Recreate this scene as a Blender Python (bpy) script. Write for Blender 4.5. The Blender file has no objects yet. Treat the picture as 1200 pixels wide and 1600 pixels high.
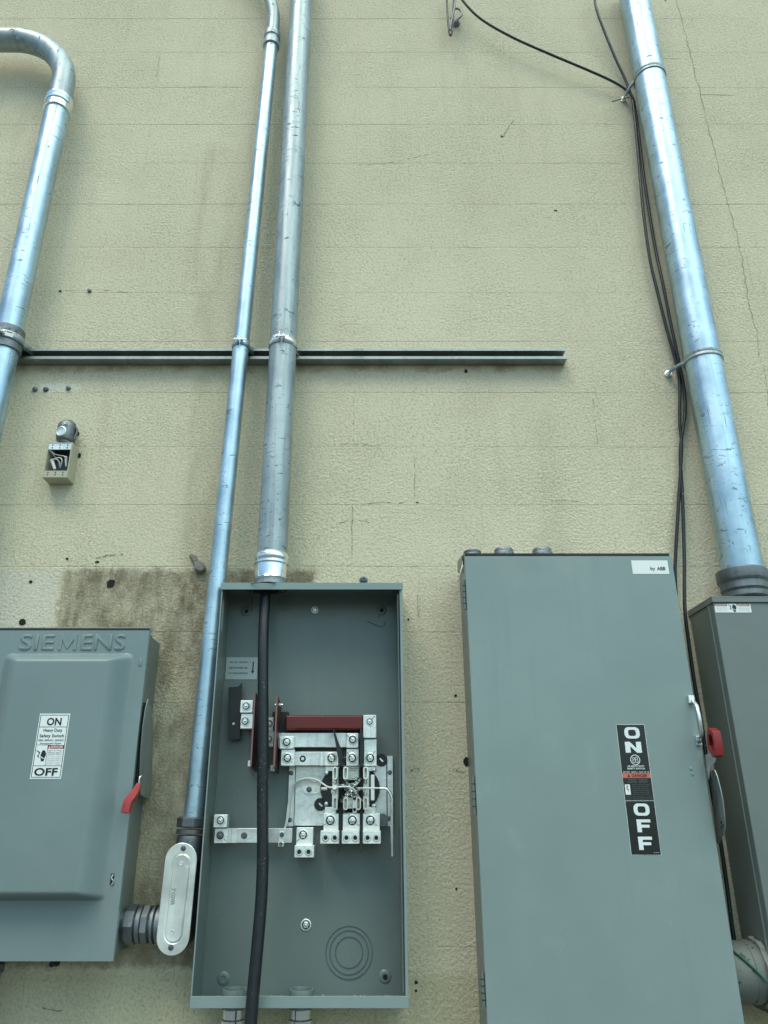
import bpy, math, random
from mathutils import Vector, Matrix
random.seed(7)
S_ = bpy.context.scene
COL = S_.collection

# ------------------------------------------------------------------ camera, light
FPX, CX, CY, TH, DIST, CZ = 1170.0, 579.0, 800.0, math.radians(21.7), 2.185, 1.6
cam = bpy.data.cameras.new('camera'); camo = bpy.data.objects.new('camera', cam); COL.objects.link(camo)
camo.location = (0, -DIST, CZ); camo.rotation_euler = (math.pi/2 + TH, 0, 0)
cam.sensor_width = 36; cam.sensor_fit = 'AUTO'; cam.lens = FPX/1600*36
cam.shift_x = (600-CX)/1600; cam.clip_start = 0.02; cam.clip_end = 500
S_.camera = camo
SUN_EL, SUN_AZ = math.radians(58), math.radians(-34)     # azimuth from straight in front of the wall, towards the left
w = bpy.data.worlds.new('World'); S_.world = w; w.use_nodes = True
wn = w.node_tree; wn.nodes.clear()
wo = wn.nodes.new('ShaderNodeOutputWorld'); wb = wn.nodes.new('ShaderNodeBackground'); sk = wn.nodes.new('ShaderNodeTexSky')
sk.sky_type = 'NISHITA'; sk.sun_disc = False; sk.sun_elevation = SUN_EL; sk.sun_rotation = math.pi + SUN_AZ
sk.air_density = 1.0; sk.dust_density = 3.0; sk.ozone_density = 1.0
wb.inputs[1].default_value = 0.15
tm = wn.nodes.new('ShaderNodeMix'); tm.data_type = 'RGBA'; tm.blend_type = 'MULTIPLY'; tm.inputs[0].default_value = 1; tm.inputs[7].default_value = (.76,1.0,.98,1)
wn.links.new(sk.outputs[0], tm.inputs[6]); wn.links.new(tm.outputs[2], wb.inputs[0]); wn.links.new(wb.outputs[0], wo.inputs[0])
sl = bpy.data.lights.new('sun', 'SUN'); sl.energy = 1.15; sl.angle = math.radians(24); sl.color = (1.0, 0.93, 0.80)
so = bpy.data.objects.new('sun', sl); COL.objects.link(so); so.location = (-1, -6, 8)
sd = Vector((math.cos(SUN_EL)*math.sin(SUN_AZ), -math.cos(SUN_EL)*math.cos(SUN_AZ), math.sin(SUN_EL)))
so.rotation_euler = sd.to_track_quat('Z', 'Y').to_euler()
S_.view_settings.view_transform = 'Standard'; S_.view_settings.look = 'None'
S_.view_settings.gamma = 1; S_.view_settings.exposure = 0.58
S_.render.resolution_x = 768; S_.render.resolution_y = 1024

# ------------------------------------------------------------------ survey: a sight line in the photograph meets the plane d metres in front of the wall
def P(px, py, d=0.0):
    dx = px-CX; u = CY-py
    dy = FPX*math.cos(TH) - u*math.sin(TH); dz = FPX*math.sin(TH) + u*math.cos(TH)
    t = (DIST-d)/dy
    return Vector((dx*t, -d, CZ+dz*t))
def MPP(py, d=0.0):                                  # metres per photo pixel, across
    return (DIST-d)/(FPX*math.cos(TH) - (CY-py)*math.sin(TH))
def Zp(py, d=0.0): return P(CX, py, d).z
def Xp(px, py, d=0.0): return P(px, py, d).x
def onX(px, py, X):                                  # meets the plane x = X
    t = X/(px-CX); u = CY-py
    return (DIST - t*(FPX*math.cos(TH)-u*math.sin(TH)), CZ + t*(FPX*math.sin(TH)+u*math.cos(TH)))

# ------------------------------------------------------------------ mesh kit
WORG = {}
_glyph = {}
def glyphs(s, bold=0.0):
    k = (s, bold)
    if k not in _glyph:
        c = bpy.data.curves.new('t', 'FONT'); c.body = s; c.size = 1; c.offset = bold; c.fill_mode = 'FRONT'; c.resolution_u = 3
        o = bpy.data.objects.new('t', c); COL.objects.link(o)
        dg = bpy.context.evaluated_depsgraph_get(); m = bpy.data.meshes.new_from_object(o.evaluated_get(dg))
        v = [(a.co.x, a.co.y) for a in m.vertices]; f = [tuple(p.vertices) for p in m.polygons]
        bpy.data.objects.remove(o); bpy.data.meshes.remove(m); bpy.data.curves.remove(c)
        _glyph[k] = (v, f)
    return _glyph[k]

class MB:
    def __init__(s): s.v = []; s.f = []
    def add(s, vs, fs):
        b = len(s.v); s.v += [Vector(a) for a in vs]; s.f += [tuple(b+i for i in f) for f in fs]; return s
    def box(s, x0, x1, d0, d1, z0, z1):              # d = distance in front of the wall
        y0, y1 = -d1, -d0
        return s.add([(x0,y0,z0),(x1,y0,z0),(x1,y1,z0),(x0,y1,z0),(x0,y0,z1),(x1,y0,z1),(x1,y1,z1),(x0,y1,z1)],
                     [(0,3,2,1),(4,5,6,7),(0,1,5,4),(1,2,6,5),(2,3,7,6),(3,0,4,7)])
    def pbox(s, ax, ay, bx, by, d0, d1):             # front face drawn between two photo corners at depth d1
        my = (ay+by)/2
        return s.box(Xp(ax,my,d1), Xp(bx,my,d1), d0, d1, Zp(by,d1), Zp(ay,d1))
    def revolve(s, prof, org, axis, n=28, cap=True, rot=0.0, ref=None):  # prof: (radius, height along axis)
        axis = Vector(axis).normalized()
        u = Vector(ref) if ref else (Vector((1,0,0)) if abs(axis.x) < .9 else Vector((0,0,1)))
        u = (u - axis*u.dot(axis)).normalized(); v = axis.cross(u); org = Vector(org)
        vs = []; fs = []
        for r, h in prof:
            for k in range(n):
                a = 2*math.pi*k/n+rot
                vs.append(org+axis*h+(u*math.cos(a)+v*math.sin(a))*r)
        for i in range(len(prof)-1):
            for k in range(n):
                k2 = (k+1) % n
                fs.append((i*n+k, i*n+k2, (i+1)*n+k2, (i+1)*n+k))
        if cap:
            fs.append(tuple(reversed(range(n)))); m = (len(prof)-1)*n; fs.append(tuple(m+k for k in range(n)))
        return s.add(vs, fs)
    def cyl(s, a, b, r, n=24, r2=None):
        a = Vector(a); b = Vector(b)
        return s.revolve([(r,0),(r if r2 is None else r2,(b-a).length)], a, b-a, n)
    def tube(s, pts, r, n=12, smooth=6, rz=None):
        pts = [Vector(p) for p in pts]
        if smooth and len(pts) > 2:
            q = []
            for i in range(len(pts)-1):
                p0 = pts[max(i-1,0)]; p1 = pts[i]; p2 = pts[i+1]; p3 = pts[min(i+2,len(pts)-1)]
                for k in range(smooth):
                    t = k/smooth
                    q.append(0.5*((2*p1)+(p2-p0)*t+(2*p0-5*p1+4*p2-p3)*t*t+(3*p1-p0-3*p2+p3)*t**3))
            q.append(pts[-1]); pts = q
        tang = [(pts[min(i+1,len(pts)-1)]-pts[max(i-1,0)]).normalized() for i in range(len(pts))]
        u = tang[0].orthogonal().normalized(); vs = []; fs = []
        for i, p in enumerate(pts):
            u = (u-tang[i]*u.dot(tang[i])).normalized(); v = tang[i].cross(u)
            rr = r if not callable(r) else r(i/(len(pts)-1))
            for k in range(n):
                a = 2*math.pi*k/n
                vs.append(p+(u*math.cos(a)+v*math.sin(a))*rr)
        for i in range(len(pts)-1):
            for k in range(n):
                k2 = (k+1) % n; fs.append((i*n+k, i*n+k2, (i+1)*n+k2, (i+1)*n+k))
        fs.append(tuple(reversed(range(n)))); m = (len(pts)-1)*n; fs.append(tuple(m+k for k in range(n)))
        return s.add(vs, fs)
    def prism(s, poly, d0, d1):                       # poly of photo pixels, extruded between two depths
        q = [P(a,b,d1) for a,b in poly]; n = len(q)
        vs = [(p.x,-d1,p.z) for p in q]+[(p.x,-d0,p.z) for p in q]
        return s.add(vs, [tuple(range(n)), tuple(range(2*n-1,n-1,-1))]+[(i,n+i,n+(i+1)%n,(i+1)%n) for i in range(n)])
    def prismX(s, poly, x0, x1):                      # poly of (d, z), extruded between two x
        n = len(poly); vs = [(x0,-d,z) for d,z in poly]+[(x1,-d,z) for d,z in poly]
        return s.add(vs, [tuple(range(n)), tuple(range(2*n-1,n-1,-1))]+[(i,n+i,n+(i+1)%n,(i+1)%n) for i in range(n)])
    def ringloft(s, loops, close=True, cap=(True,True)):  # loops: lists of vectors, same length
        n = len(loops[0]); vs = [p for l in loops for p in l]; fs = []
        for i in range(len(loops)-1):
            for k in range(n):
                k2 = (k+1) % n; fs.append((i*n+k, i*n+k2, (i+1)*n+k2, (i+1)*n+k))
        if cap[0]: fs.append(tuple(reversed(range(n))))
        if cap[1]: m = (len(loops)-1)*n; fs.append(tuple(m+k for k in range(n)))
        return s.add(vs, fs)
    def text(s, t, x0, y0, x1, y1, d, bold=0.0, turn=False, thick=0.0):   # lettering fitted between photo corners
        v, f = glyphs(t, bold)
        ax = min(a for a,b in v); bx = max(a for a,b in v); ay = min(b for a,b in v); by = max(b for a,b in v)
        X0, X1 = Xp(x0,(y0+y1)/2,d), Xp(x1,(y0+y1)/2,d); Z0, Z1 = Zp(y1,d), Zp(y0,d)
        out = []
        for a, b in v:
            a = (a-ax)/(bx-ax); b = (b-ay)/(by-ay)
            if turn: out.append((X0+b*(X1-X0), -d, Z1-a*(Z1-Z0)))
            else: out.append((X0+a*(X1-X0), -d, Z0+b*(Z1-Z0)))
        return s.add(out, f)
    def build(s, name, mat, parent=None, bevel=0.0, sharp=38, solid=0.0, seg=2, **props):
        lo = Vector([min(v[i] for v in s.v) for i in range(3)]); hi = Vector([max(v[i] for v in s.v) for i in range(3)])
        c = (lo+hi)/2
        m = bpy.data.meshes.new(name); m.from_pydata([v-c for v in s.v], [], s.f); m.validate()
        import bmesh
        bm = bmesh.new(); bm.from_mesh(m); bmesh.ops.recalc_face_normals(bm, faces=bm.faces)
        if solid < 0:                                   # flat print: face the street
            for fc in bm.faces:
                if fc.normal.y > 0: fc.normal_flip()
        bm.to_mesh(m); bm.free()
        m.polygons.foreach_set('use_smooth', [True]*len(m.polygons)); m.set_sharp_from_angle(angle=math.radians(sharp))
        m.materials.append(mat)
        o = bpy.data.objects.new(name, m); COL.objects.link(o); place(o, c, parent)
        if bevel:
            b = o.modifiers.new('bevel', 'BEVEL'); b.width = bevel; b.segments = seg; b.limit_method = 'ANGLE'; b.angle_limit = math.radians(40)
            b.harden_normals = True
        for k, q in props.items(): o[k] = q
        return o
def place(o, c, parent):
    c = Vector(c); WORG[o.name] = c
    if parent is not None: o.parent = parent; o.location = c-WORG[parent.name]
    else: o.location = c
def thing(name, label, cat, loc, group=None):
    o = bpy.data.objects.new(name, None); COL.objects.link(o); o.empty_display_size = .05; place(o, loc, None)
    o['label'] = label; o['category'] = cat
    if group: o['group'] = group
    return o
def tag(o, label, cat, group=None):
    o['label'] = label; o['category'] = cat
    if group: o['group'] = group
    return o
def copy_part(src, loc, parent):
    c = src.copy(); COL.objects.link(c); c.parent = None; place(c, loc, parent); return c

# ------------------------------------------------------------------ materials
class NT:
    def __init__(s, name):
        s.m = bpy.data.materials.new(name); s.m.use_nodes = True; s.t = s.m.node_tree; s.b = s.t.nodes['Principled BSDF']
        s.geo = None
    def n(s, ty, **k):
        q = s.t.nodes.new(ty)
        for a, v in k.items(): setattr(q, a, v)
        return q
    def l(s, a, b): s.t.links.new(a, b)
    def pos(s):
        if not s.geo: s.geo = s.n('ShaderNodeNewGeometry')
        return s.geo.outputs['Position']
    def mapped(s, sc, rot=(0,0,0), vec=None):
        m = s.n('ShaderNodeMapping'); s.l(vec or s.pos(), m.inputs[0]); m.inputs['Scale'].default_value = sc; m.inputs['Rotation'].default_value = rot
        return m.outputs[0]
    def noise(s, scale, detail=3, rough=.55, vec=None, dist=0.0):
        q = s.n('ShaderNodeTexNoise'); s.l(vec or s.pos(), q.inputs['Vector']); q.inputs['Scale'].default_value = scale
        q.inputs['Detail'].default_value = detail; q.inputs['Roughness'].default_value = rough; q.inputs['Distortion'].default_value = dist
        return q.outputs[0]
    def ramp(s, fac, a, b, c0=0.0, c1=1.0, smooth=True):
        q = s.n('ShaderNodeMapRange'); q.interpolation_type = 'SMOOTHSTEP' if smooth else 'LINEAR'
        s.l(fac, q.inputs[0]); 
        for i, v in zip((1,2,3,4), (a,b,c0,c1)): q.inputs[i].default_value = v
        return q.outputs[0]
    def math(s, op, a, b=None, c=None):
        q = s.n('ShaderNodeMath', operation=op)
        for i, v in enumerate((a,b,c)):
            if v is None: continue
            if isinstance(v, (int,float)): q.inputs[i].default_value = v
            else: s.l(v, q.inputs[i])
        return q.outputs[0]
    def mix(s, fac, a, b, mode='MIX'):
        q = s.n('ShaderNodeMix', data_type='RGBA', blend_type=mode)
        for i, v in ((0,fac),(6,a),(7,b)):
            if isinstance(v, (int,float)): q.inputs[i].default_value = v
            elif isinstance(v, tuple): q.inputs[i].default_value = v+(1,)
            else: s.l(v, q.inputs[i])
        return q.outputs[2]
    def bump(s, h, dist, strength=1.0, prev=None):
        q = s.n('ShaderNodeBump'); s.l(h, q.inputs['Height']); q.inputs['Distance'].default_value = dist; q.inputs['Strength'].default_value = strength
        if prev: s.l(prev, q.inputs['Normal'])
        return q.outputs[0]
    def set(s, **k):
        for a, v in k.items():
            i = s.b.inputs[a.replace('_',' ')]
            if isinstance(v, tuple): i.default_value = v+(1,)
            elif isinstance(v, (int,float)): i.default_value = v
            else: s.l(v, i)
        return s
def plain(name, col, rough=.5, metal=0.0, vary=.08, scale=25, bump=0.0, bscale=60, **k):
    t = NT(name); n = t.noise(scale, 4)
    lo = tuple(c*(1-vary) for c in col); hi = tuple(min(1,c*(1+vary)) for c in col)
    t.set(Base_Color=t.mix(n, lo, hi), Metallic=metal, Roughness=t.ramp(t.noise(scale*.6,3), .3, .7, rough*.85, min(1,rough*1.15)), **k)
    if bump: t.set(Normal=t.bump(t.noise(bscale,3), bump))
    return t.m

JL = [88,143,198,258,323,390,462,537,617,699,785,873,974.5,1086,1207,1335,1474]
ZJOINT = sum(Zp(y)+.2032*n for n, y in enumerate(JL))/len(JL) - 20*.2032
def wall_mat(name, tone=1.0, face=True):
    t = NT(name)
    sx = t.n('ShaderNodeSeparateXYZ'); t.l(t.pos(), sx.inputs[0]); X, Z = sx.outputs[0], sx.outputs[2]
    nA = t.noise(1.1, 3); nB = t.noise(5, 4); nC = t.noise(40, 3); fine = t.noise(150, 3, .6)
    streak = t.noise(1, 4, .6, t.mapped((14,14,1.3)))
    col = t.mix(t.ramp(nA,.3,.7), (0.615*tone,0.556*tone,0.395*tone), (0.678*tone,0.616*tone,0.450*tone))
    col = t.mix(t.math('MULTIPLY', t.ramp(nB,.45,.7), .22), col, (0.52*tone,0.465*tone,0.31*tone))
    col = t.mix(t.math('MULTIPLY', t.ramp(streak,.52,.75), .24), col, (0.48*tone,0.42*tone,0.28*tone))
    # wandering edge for the stains
    wob = t.math('MULTIPLY', t.math('SUBTRACT', t.noise(30,6,.75), .5), .075)
    Xw = t.math('ADD', X, wob); Zw = t.math('ADD', Z, wob)
    def rect(px0, py0, px1, py1, soft, xs=None):
        a = P(px0,(py0+py1)/2).x if xs is None else xs[0]; b = P(px1,(py0+py1)/2).x if xs is None else xs[1]
        z1, z0 = Zp(py0), Zp(py1)
        m = t.math('MULTIPLY', t.ramp(Xw, a-soft, a+soft), t.ramp(Xw, b-soft, b+soft, 1, 0))
        m = t.math('MULTIPLY', m, t.math('MULTIPLY', t.ramp(Zw, z0-soft, z0+soft), t.ramp(Zw, z1-soft, z1+soft, 1, 0)))
        return m
    # bare, grimy block where an older cabinet used to hang
    st = rect(0,890,0,1512,.012, (P(100,893).x, P(492,900).x))
    fade = t.ramp(Z, Zp(1130), Zp(930), .80, 1.0)
    dirt = t.ramp(t.noise(11,6,.75, t.mapped((1.8,1.8,.7))), .30, .60, .35, .97)
    st = t.math('MULTIPLY', t.math('MULTIPLY', st, fade), dirt)
    brown = t.mix(t.ramp(t.noise(14,4),.35,.65), (0.160,0.128,0.074), (0.31,0.275,0.190))
    col = t.mix(st, col, brown)
    runs = t.math('MULTIPLY', rect(0,890,0,1490,.02,(P(100,893).x, P(492,900).x)), t.ramp(t.noise(1,3,.6,t.mapped((34,34,3.0))), .54,.72))
    col = t.mix(t.math('MULTIPLY', runs, .5), col, (0.42,0.39,0.27))
    # pale unpainted patches, tan run under the conduit, rust line under the channel
    col = t.mix(t.math('MULTIPLY', rect(-70,893,84,1000,.006), .7), col, (0.60,0.565,0.47))
    col = t.mix(t.math('MULTIPLY', rect(60,599,126,613,.004), .6), col, (0.72,0.73,0.63))
    tan = t.math('MULTIPLY', rect(292,580,342,905,.03), t.ramp(t.noise(1,4,.6,t.mapped((9,9,2))), .35,.65,.2,1))
    col = t.mix(t.math('MULTIPLY', tan, .6), col, (0.40,0.35,0.22))
    tan3 = t.math('MULTIPLY', rect(300,230,352,545,.035), t.ramp(t.noise(1,4,.6,t.mapped((12,12,1.5))), .40,.68))
    col = t.mix(t.math('MULTIPLY', tan3, .5), col, (0.42,0.345,0.21))
    tan2 = t.math('MULTIPLY', rect(830,610,880,900,.04), t.ramp(nB,.3,.7))
    col = t.mix(t.math('MULTIPLY', tan2, .4), col, (0.42,0.41,0.29))
    rust = t.math('MULTIPLY', rect(20,566,886,581,.012), t.ramp(t.noise(12,4), .4,.65))
    col = t.mix(t.math('MULTIPLY', rust, .6), col, (0.25,0.19,0.09))
    low = t.math('MULTIPLY', t.ramp(Z, Zp(1530), Zp(1515), 1, 0), .55)
    col = t.mix(low, col, (0.47,0.44,0.27))
    jz = t.math('ABSOLUTE', t.math('SUBTRACT', t.math('FRACT', t.math('DIVIDE', t.math('SUBTRACT', t.math('ADD', Z, t.math('MULTIPLY', wob, .06)), ZJOINT+10*.2032-.1016), .2032)), .5))
    jm = t.math('MULTIPLY', t.ramp(jz, .004, .016, 1, 0), t.ramp(t.noise(1,5,.75,t.mapped((9,9,26))), .50, .68))
    col = t.mix(t.math('MULTIPLY', jm, .42), col, (0.20,0.18,0.12))
    # pin holes in the block-filler
    v = t.n('ShaderNodeTexVoronoi'); v.inputs['Scale'].default_value = 95; t.l(t.pos(), v.inputs['Vector'])
    pit = t.math('MULTIPLY', t.ramp(v.outputs['Distance'], .08, .2, 1, 0), t.ramp(nC, .54, .66))
    col = t.mix(t.math('MULTIPLY', pit, .65), col, (0.12,0.11,0.07))
    v2 = t.n('ShaderNodeTexVoronoi'); v2.inputs['Scale'].default_value = 22; t.l(t.pos(), v2.inputs['Vector'])
    chip = t.math('MULTIPLY', t.ramp(v2.outputs['Distance'], .03, .075, 1, 0), t.ramp(t.noise(7,2), .55, .62))
    col = t.mix(t.math('MULTIPLY', chip, .6), col, (0.10,0.09,0.06))
    grain = t.ramp(fine, .25, .75, .86, 1.10, False)
    g = t.n('ShaderNodeCombineColor'); [t.l(grain, g.inputs[i]) for i in range(3)]
    col = t.mix(1.0, col, g.outputs[0], 'MULTIPLY')
    rib = t.noise(120, 4, .62, t.mapped((1,1,1.05)), .5)
    cav = t.math('MULTIPLY', t.ramp(rib, .50, .37, 0, 1), t.ramp(t.noise(3.1,3), .3, .7, .12, .42))
    col = t.mix(cav, col, (0.20,0.195,0.125))
    h = t.math('ADD', t.math('MULTIPLY', t.ramp(rib,.35,.65), .8), t.math('MULTIPLY', fine, .5))
    h = t.math('SUBTRACT', h, t.math('MULTIPLY', pit, 1.2))
    soft = t.ramp(t.noise(2.2,2), .3,.7,.45,1.0)
    bm = t.n('ShaderNodeBump'); bm.inputs['Distance'].default_value = .0021; t.l(h, bm.inputs['Height']); t.l(soft, bm.inputs['Strength'])
    big = t.bump(t.noise(7,3), .003, .4, bm.outputs[0])
    t.set(Base_Color=col, Roughness=.82, Normal=big, Specular_IOR_Level=.3)
    return t.m
def galv_mat(name, base=.62, rough=.36, marks=.6, tint=(.93,1.0,1.04), streaky=.25, wav=0.0, metal=.92):
    t = NT(name); tc = t.n('ShaderNodeTexCoord').outputs['Object']
    a = t.noise(9, 4, .6, tc); long = t.noise(1, 4, .6, t.mapped((60,60,3), vec=tc)); fine = t.noise(160,3,.6,tc)
    c0 = tuple(base*.84*k for k in tint); c1 = tuple(min(1,base*1.12*k) for k in tint)
    col = t.mix(t.ramp(a,.3,.7), c0, c1); col = t.mix(t.math('MULTIPLY', t.ramp(long,.45,.7), streaky), col, tuple(base*.6*k for k in tint))
    sc = t.noise(1, 3, .7, t.mapped((26,26,70), (.0,.75,.5), tc), .6)
    mk = t.math('MULTIPLY', t.ramp(sc,.61,.65), t.ramp(t.noise(14,2,.5,tc), .44,.54))
    dot = t.math('MULTIPLY', t.ramp(t.noise(95,2,.5,t.mapped((1,1,.35),vec=tc)), .68,.73), t.ramp(t.noise(7,2,.5,tc), .5,.6))
    sp2 = t.noise(1, 3, .7, t.mapped((24,24,95), (.0,-.6,.3), tc), .8)
    mk2 = t.math('MULTIPLY', t.ramp(sp2,.60,.645), t.ramp(t.noise(9,2,.5,tc), .48,.58))
    ln = t.math('MULTIPLY', t.ramp(t.noise(1,2,.5,t.mapped((150,150,7),vec=tc),.4), .68,.72), t.ramp(t.noise(5,2,.5,tc), .46,.56))
    blot = t.math('MULTIPLY', t.ramp(t.noise(24,5,.75,tc), .56,.74), .5)
    mk = t.math('MAXIMUM', t.math('MAXIMUM', mk, dot), t.math('MAXIMUM', t.math('MULTIPLY', mk2, .8), t.math('MAXIMUM', ln, blot)))
    col = t.mix(t.math('MULTIPLY', mk, marks), col, (.12,.14,.15))
    r = t.math('ADD', t.ramp(a,.2,.8,rough*.8,rough*1.25), t.math('MULTIPLY', mk, .25))
    t.set(Base_Color=col, Metallic=metal, Roughness=r, Normal=t.bump(fine, .0003, .5, t.bump(long, .0009, .35, t.bump(t.noise(38,2,.5,tc), wav, .8) if wav else None)))
    return t.m
def paint_mat(name, col, rough=.42, vary=.05, wave=.0006, spec=.5):
    t = NT(name); a = t.noise(3,3); b = t.noise(30,4,.6)
    c = t.mix(t.ramp(a,.3,.7), tuple(k*(1-vary) for k in col), tuple(k*(1+vary) for k in col))
    sm = t.math('MULTIPLY', t.ramp(t.noise(6,5,.7), .56,.72), .16)
    c = t.mix(sm, c, tuple(min(1,k*1.35+.02) for k in col))
    rn = t.noise(1, 4, .65, t.mapped((22,22,1.6)))
    c = t.mix(t.math('MULTIPLY', t.ramp(rn,.5,.75), t.math('MULTIPLY', t.ramp(a,.35,.65), .22)), c, tuple(k*.72 for k in col))
    du = t.math('MULTIPLY', t.ramp(t.noise(2.4,6,.7), .5,.75), .20)
    c = t.mix(du, c, tuple(k*1.1+.04 for k in (col[1],col[1],col[1]*.9)))
    ln = t.math('MULTIPLY', t.ramp(t.noise(1,3,.6,t.mapped((300,300,9),(0,.5,0))), .70,.74), t.ramp(t.noise(4,2), .55,.62))
    c = t.mix(t.math('MULTIPLY', ln, .35), c, (.42,.45,.43))
    sp = t.math('MULTIPLY', t.ramp(t.noise(170,2), .72,.76), t.ramp(t.noise(12,2),.5,.58))
    c = t.mix(t.math('MULTIPLY', sp, .4), c, (.45,.48,.46))
    t.set(Base_Color=c, Roughness=t.ramp(b,.3,.7,rough*.9,rough*1.2), Specular_IOR_Level=spec,
          Normal=t.bump(t.noise(320,2), .0001, .5, t.bump(t.noise(5,2), wave*6, .5)))
    return t.m
M = {}
M['wall'] = wall_mat('painted_block'); M['mortar'] = wall_mat('painted_mortar', .74)
M['galv'] = galv_mat('galvanised_steel', .62, .40, .62, (.76,1.0,1.13), .35)
M['galv_old'] = galv_mat('weathered_galvanised_steel', .44, .48, .8, (.86,1.0,1.02), .6, 0.0, .65)
M['chrome'] = galv_mat('plated_steel', .88, .13, .12, (.98,1,1), .1)
M['strut'] = galv_mat('strut_steel', .34, .45, .2, (.92,1.0,.94), .3)
M['cast'] = galv_mat('cast_zinc', .24, .52, .5, (.92,1.0,1.04), .4)
M['darkcast'] = galv_mat('dark_cast_fitting', .17, .48, .4, (.9,1.0,1.08), .4)
M['tin'] = galv_mat('tinned_aluminium', .88, .30, .22, (.97,1.0,.95), .20, .0016, .62)
M['aluplate'] = galv_mat('aluminium_plate', .80, .34, .30, (.97,1.0,.96), .40, .0016, .72)
M['cover'] = galv_mat('stamped_aluminium', .86, .34, .08, (.97,1.0,.93), .10, 0.0, .75)
M['screw'] = plain('screw_metal', (.80,.82,.78), .30, 1.0)
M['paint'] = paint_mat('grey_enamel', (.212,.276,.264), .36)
M['paintb'] = paint_mat('blue_grey_enamel', (.180,.236,.236), .34)
M['paint2'] = paint_mat('grey_enamel_older', (.146,.178,.164), .32)
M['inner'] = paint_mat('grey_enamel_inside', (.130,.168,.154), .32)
M['seam'] = plain('dark_gap', (.012,.014,.014), .7)
M['rubber'] = plain('black_cable_jacket', (.010,.014,.016), .42, 0, .3, 60, .0004, 90)
def rubber_mat():
    t = NT('dusty_cable_jacket'); n = t.noise(60,4); d = t.ramp(t.noise(1,4,.7,t.mapped((70,70,7))), .54, .72)
    sp = t.math('MULTIPLY', t.ramp(t.noise(210,2), .66,.70), t.ramp(t.noise(8,2),.42,.5))
    c = t.mix(n, (.004,.007,.009), (.010,.014,.016)); c = t.mix(t.math('MULTIPLY', d, .22), c, (.05,.06,.06)); c = t.mix(t.math('MULTIPLY', sp, .7), c, (.22,.24,.23))
    t.set(Base_Color=c, Roughness=t.ramp(n,.3,.7,.34,.55), Normal=t.bump(t.noise(70,3), .0006)); return t.m
M['rubber'] = rubber_mat()
M['boltshade'] = plain('bolt_groove_shade', (.055,.058,.050), .5, .6)
M['black'] = plain('black_fibre', (.011,.013,.013), .5)
M['maroon'] = plain('maroon_fibre_board', (.060,.020,.018), .55)
M['maroonedge'] = plain('maroon_board_edge', (.21,.10,.095), .6)
M['redbar'] = plain('dark_red_sleeve', (.105,.007,.007), .26)
M['red'] = plain('red_handle_plastic', (.23,.014,.014), .38)
M['redfade'] = plain('faded_red_grip', (.34,.035,.032), .45, Subsurface_Weight=.2)
M['white'] = plain('white_plastic', (.62,.66,.62), .45)
M['wire'] = plain('white_wire_jacket', (.60,.62,.56), .4)
M['labelw'] = plain('white_label', (.76,.80,.77), .4, 0, .03)
M['labelp'] = plain('pale_label', (.36,.43,.41), .4, 0, .03)
M['labelk'] = plain('black_label', (.010,.013,.013), .28, 0, .2, 80)
M['labelr'] = plain('red_label_band', (.30,.035,.04), .4)
M['labelo'] = plain('salmon_label_band', (.58,.13,.09), .4)
M['ink'] = plain('black_ink', (.010,.013,.013), .5)
M['inkw'] = plain('white_ink', (.72,.77,.75), .45)
M['inkg'] = plain('grey_ink', (.16,.18,.17), .5)
M['beige'] = plain('beige_box_paint', (.42,.40,.29), .5, 0, .08, 60)
M['nest'] = plain('dry_mud', (.20,.18,.16), .9, 0, .3, 90, .002, 150)
M['hole'] = plain('hole_shadowed_block', (.012,.011,.008), .95)
M['crack'] = plain('grimy_crack', (.29,.265,.19), .9)
M['scuff'] = plain('thin_paint_split', (.22,.21,.14), .9)
M['green'] = plain('green_wire_jacket', (.012,.11,.055), .4)
M['pvc'] = plain('speckled_pale_fitting', (.20,.22,.19), .6, 0, .12, 30, .0005, 200)
def speck(m):
    t = m.node_tree; return m
def clear():
    t = NT('clear_plastic'); t.set(Base_Color=(.93,.98,.95), Roughness=.06, Transmission_Weight=1.0, IOR=1.3, Specular_IOR_Level=.6)
    return t.m
M['clear'] = clear()
def ground_mat():
    t = NT('asphalt'); c = t.mix(t.noise(60,4), (.10,.10,.095), (.17,.17,.16)); t.set(Base_Color=c, Roughness=.9, Normal=t.bump(t.noise(90,3), .004))
    return t.m

# ------------------------------------------------------------------ ground
g = MB().add([(-40,-60,0),(40,-60,0),(40,.3,0),(-40,.3,0)], [(0,1,2,3)]).build('ground', ground_mat(), kind='structure')

# ------------------------------------------------------------------ block wall
wall = thing('block_wall', 'cream painted concrete block wall carrying all the conduits and cabinets', 'wall', (0,0,0))
MB().box(-4.2,4.2,-.20,-.0010,0,6.3).build('mortar', M['mortar'], wall)
lines = [88,143,198,258,323,390,462,537,617,699,785,873,974.5,1086,1207,1335,1474]
BH = .2032
zoff = sum(Zp(y)+BH*n for n, y in enumerate(lines))/len(lines)       # height of joint line 0
xA = Xp(552,655)
vis = 0; far = MB()
def block_mesh(wd, hd, g0, g1, ch, dp=.0006):
    a, b = wd/2, hd/2
    m = MB(); x0, x1, z0, z1 = -a+g0, a-g0, -b+g1, b-g1
    vs = [(x0+ch,0,z0+ch),(x1-ch,0,z0+ch),(x1-ch,0,z1-ch),(x0+ch,0,z1-ch),(x0,dp,z0),(x1,dp,z0),(x1,dp,z1),(x0,dp,z1),
          (x0,.02,z0),(x1,.02,z0),(x1,.02,z1),(x0,.02,z1)]
    fs = [(0,1,2,3)]+[(i,4+i,4+(i+1)%4,(i+1)%4) for i in range(4)]+[(4+i,8+i,8+(i+1)%4,4+(i+1)%4) for i in range(4)]+[(11,10,9,8)]
    return vs, [tuple(reversed(f)) for f in fs]
variants = []
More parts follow.
